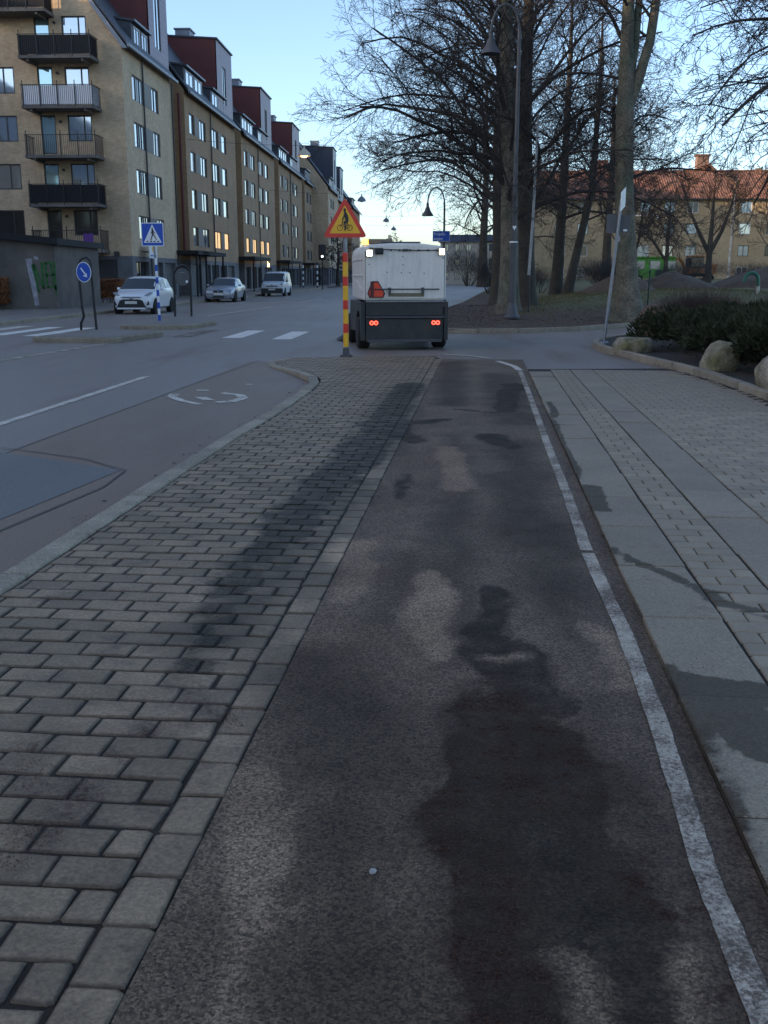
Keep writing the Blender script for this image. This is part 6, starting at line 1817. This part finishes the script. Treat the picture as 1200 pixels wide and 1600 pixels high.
# ------------------------------------------------------------------ a person walking far down the street
def person(loc, rz, label):
    Pn = empty('person', loc, rz); tag(Pn, label, 'person')
    J = {'pel': (0, 0, .95), 'ab': (0, .01, 1.10), 'ch': (0, .0, 1.32), 'nk': (0, -.01, 1.48), 'hd': (0, -.03, 1.57), 'top': (0, -.02, 1.72),
         'lh': (.09, 0, .90), 'lk': (.10, -.16, .50), 'la': (.10, -.20, .09), 'lt': (.10, -.36, .04), 'rh': (-.09, 0, .90), 'rk': (-.10, .08, .50), 'ra': (-.10, .26, .13), 'rt': (-.10, .14, .04),
         'ls': (.18, 0, 1.40), 'le': (.25, .06, 1.13), 'lw': (.24, -.06, .90), 'rs': (-.18, 0, 1.40), 're': (-.25, -.02, 1.13), 'rw': (-.25, -.14, .92)}
    rad = dict(pel=.15, ab=.14, ch=.16, nk=.06, hd=.09, top=.07, lh=.10, lk=.07, la=.05, lt=.04, rh=.10, rk=.07, ra=.05, rt=.04, ls=.08, le=.06, lw=.045, rs=.08, re=.06, rw=.045)
    E_ = [('pel', 'ab'), ('ab', 'ch'), ('ch', 'nk'), ('nk', 'hd'), ('hd', 'top'), ('pel', 'lh'), ('lh', 'lk'), ('lk', 'la'), ('la', 'lt'), ('pel', 'rh'), ('rh', 'rk'), ('rk', 'ra'), ('ra', 'rt'), ('ch', 'ls'), ('ls', 'le'), ('le', 'lw'), ('ch', 'rs'), ('rs', 're'), ('re', 'rw')]
    ks = list(J)
    # five fingers on each hand
    for side, wr_ in (('l', 'lw'), ('r', 'rw')):
        wx, wy, wz = J[wr_]
        J[side + 'p'] = (wx, wy - .02, wz - .07); rad[side + 'p'] = .035; E_.append((wr_, side + 'p'))
        for f in range(5):
            J[f'{side}f{f}'] = (wx + (f - 2) * .005, wy - .05 + f * .018, wz - (.13, .16, .165, .155, .14)[f]); rad[f'{side}f{f}'] = .009; E_.append((side + 'p', f'{side}f{f}'))
    ks = list(J); me = bpy.data.meshes.new('body')
    me.from_pydata([J[k_] for k_ in ks], [(ks.index(a), ks.index(b)) for a, b in E_], [])
    o = link('body', me, Pn, mat=M['dark_clothes'])
    md = o.modifiers.new('skin', 'SKIN'); md.use_smooth_shade = True
    for i, k_ in enumerate(ks):
        sv = me.skin_vertices[0].data[i]; sv.radius = (rad[k_], rad[k_] * .85); sv.use_root = (k_ == 'pel')
    sb = o.modifiers.new('sub', 'SUBSURF'); sb.levels = 1; sb.render_levels = 1
    q = MB(); q.lathe([(.24, .62), (.22, .95), (.19, 1.1), (.21, 1.3), (.20, 1.42), (.10, 1.48)], 16); q.v = [(x, y * .8, z) for x, y, z in q.v]; q.build('coat', M['dark_clothes'], Pn, smooth=True)
    q = MB(); q.lathe([(.03, 1.52), (.08, 1.56), (.105, 1.64), (.09, 1.73), (.03, 1.77)], 14); q.v = [(x, y + .01, z) for x, y, z in q.v]; q.build('hat', M['black'], Pn, smooth=True)
M['dark_clothes'] = mat('dark_clothes', (.02, .02, .025), .9, .2)
person((-9.25, 150.0, .105), R(10), 'person in dark clothes walking on the pavement near the projecting gable')
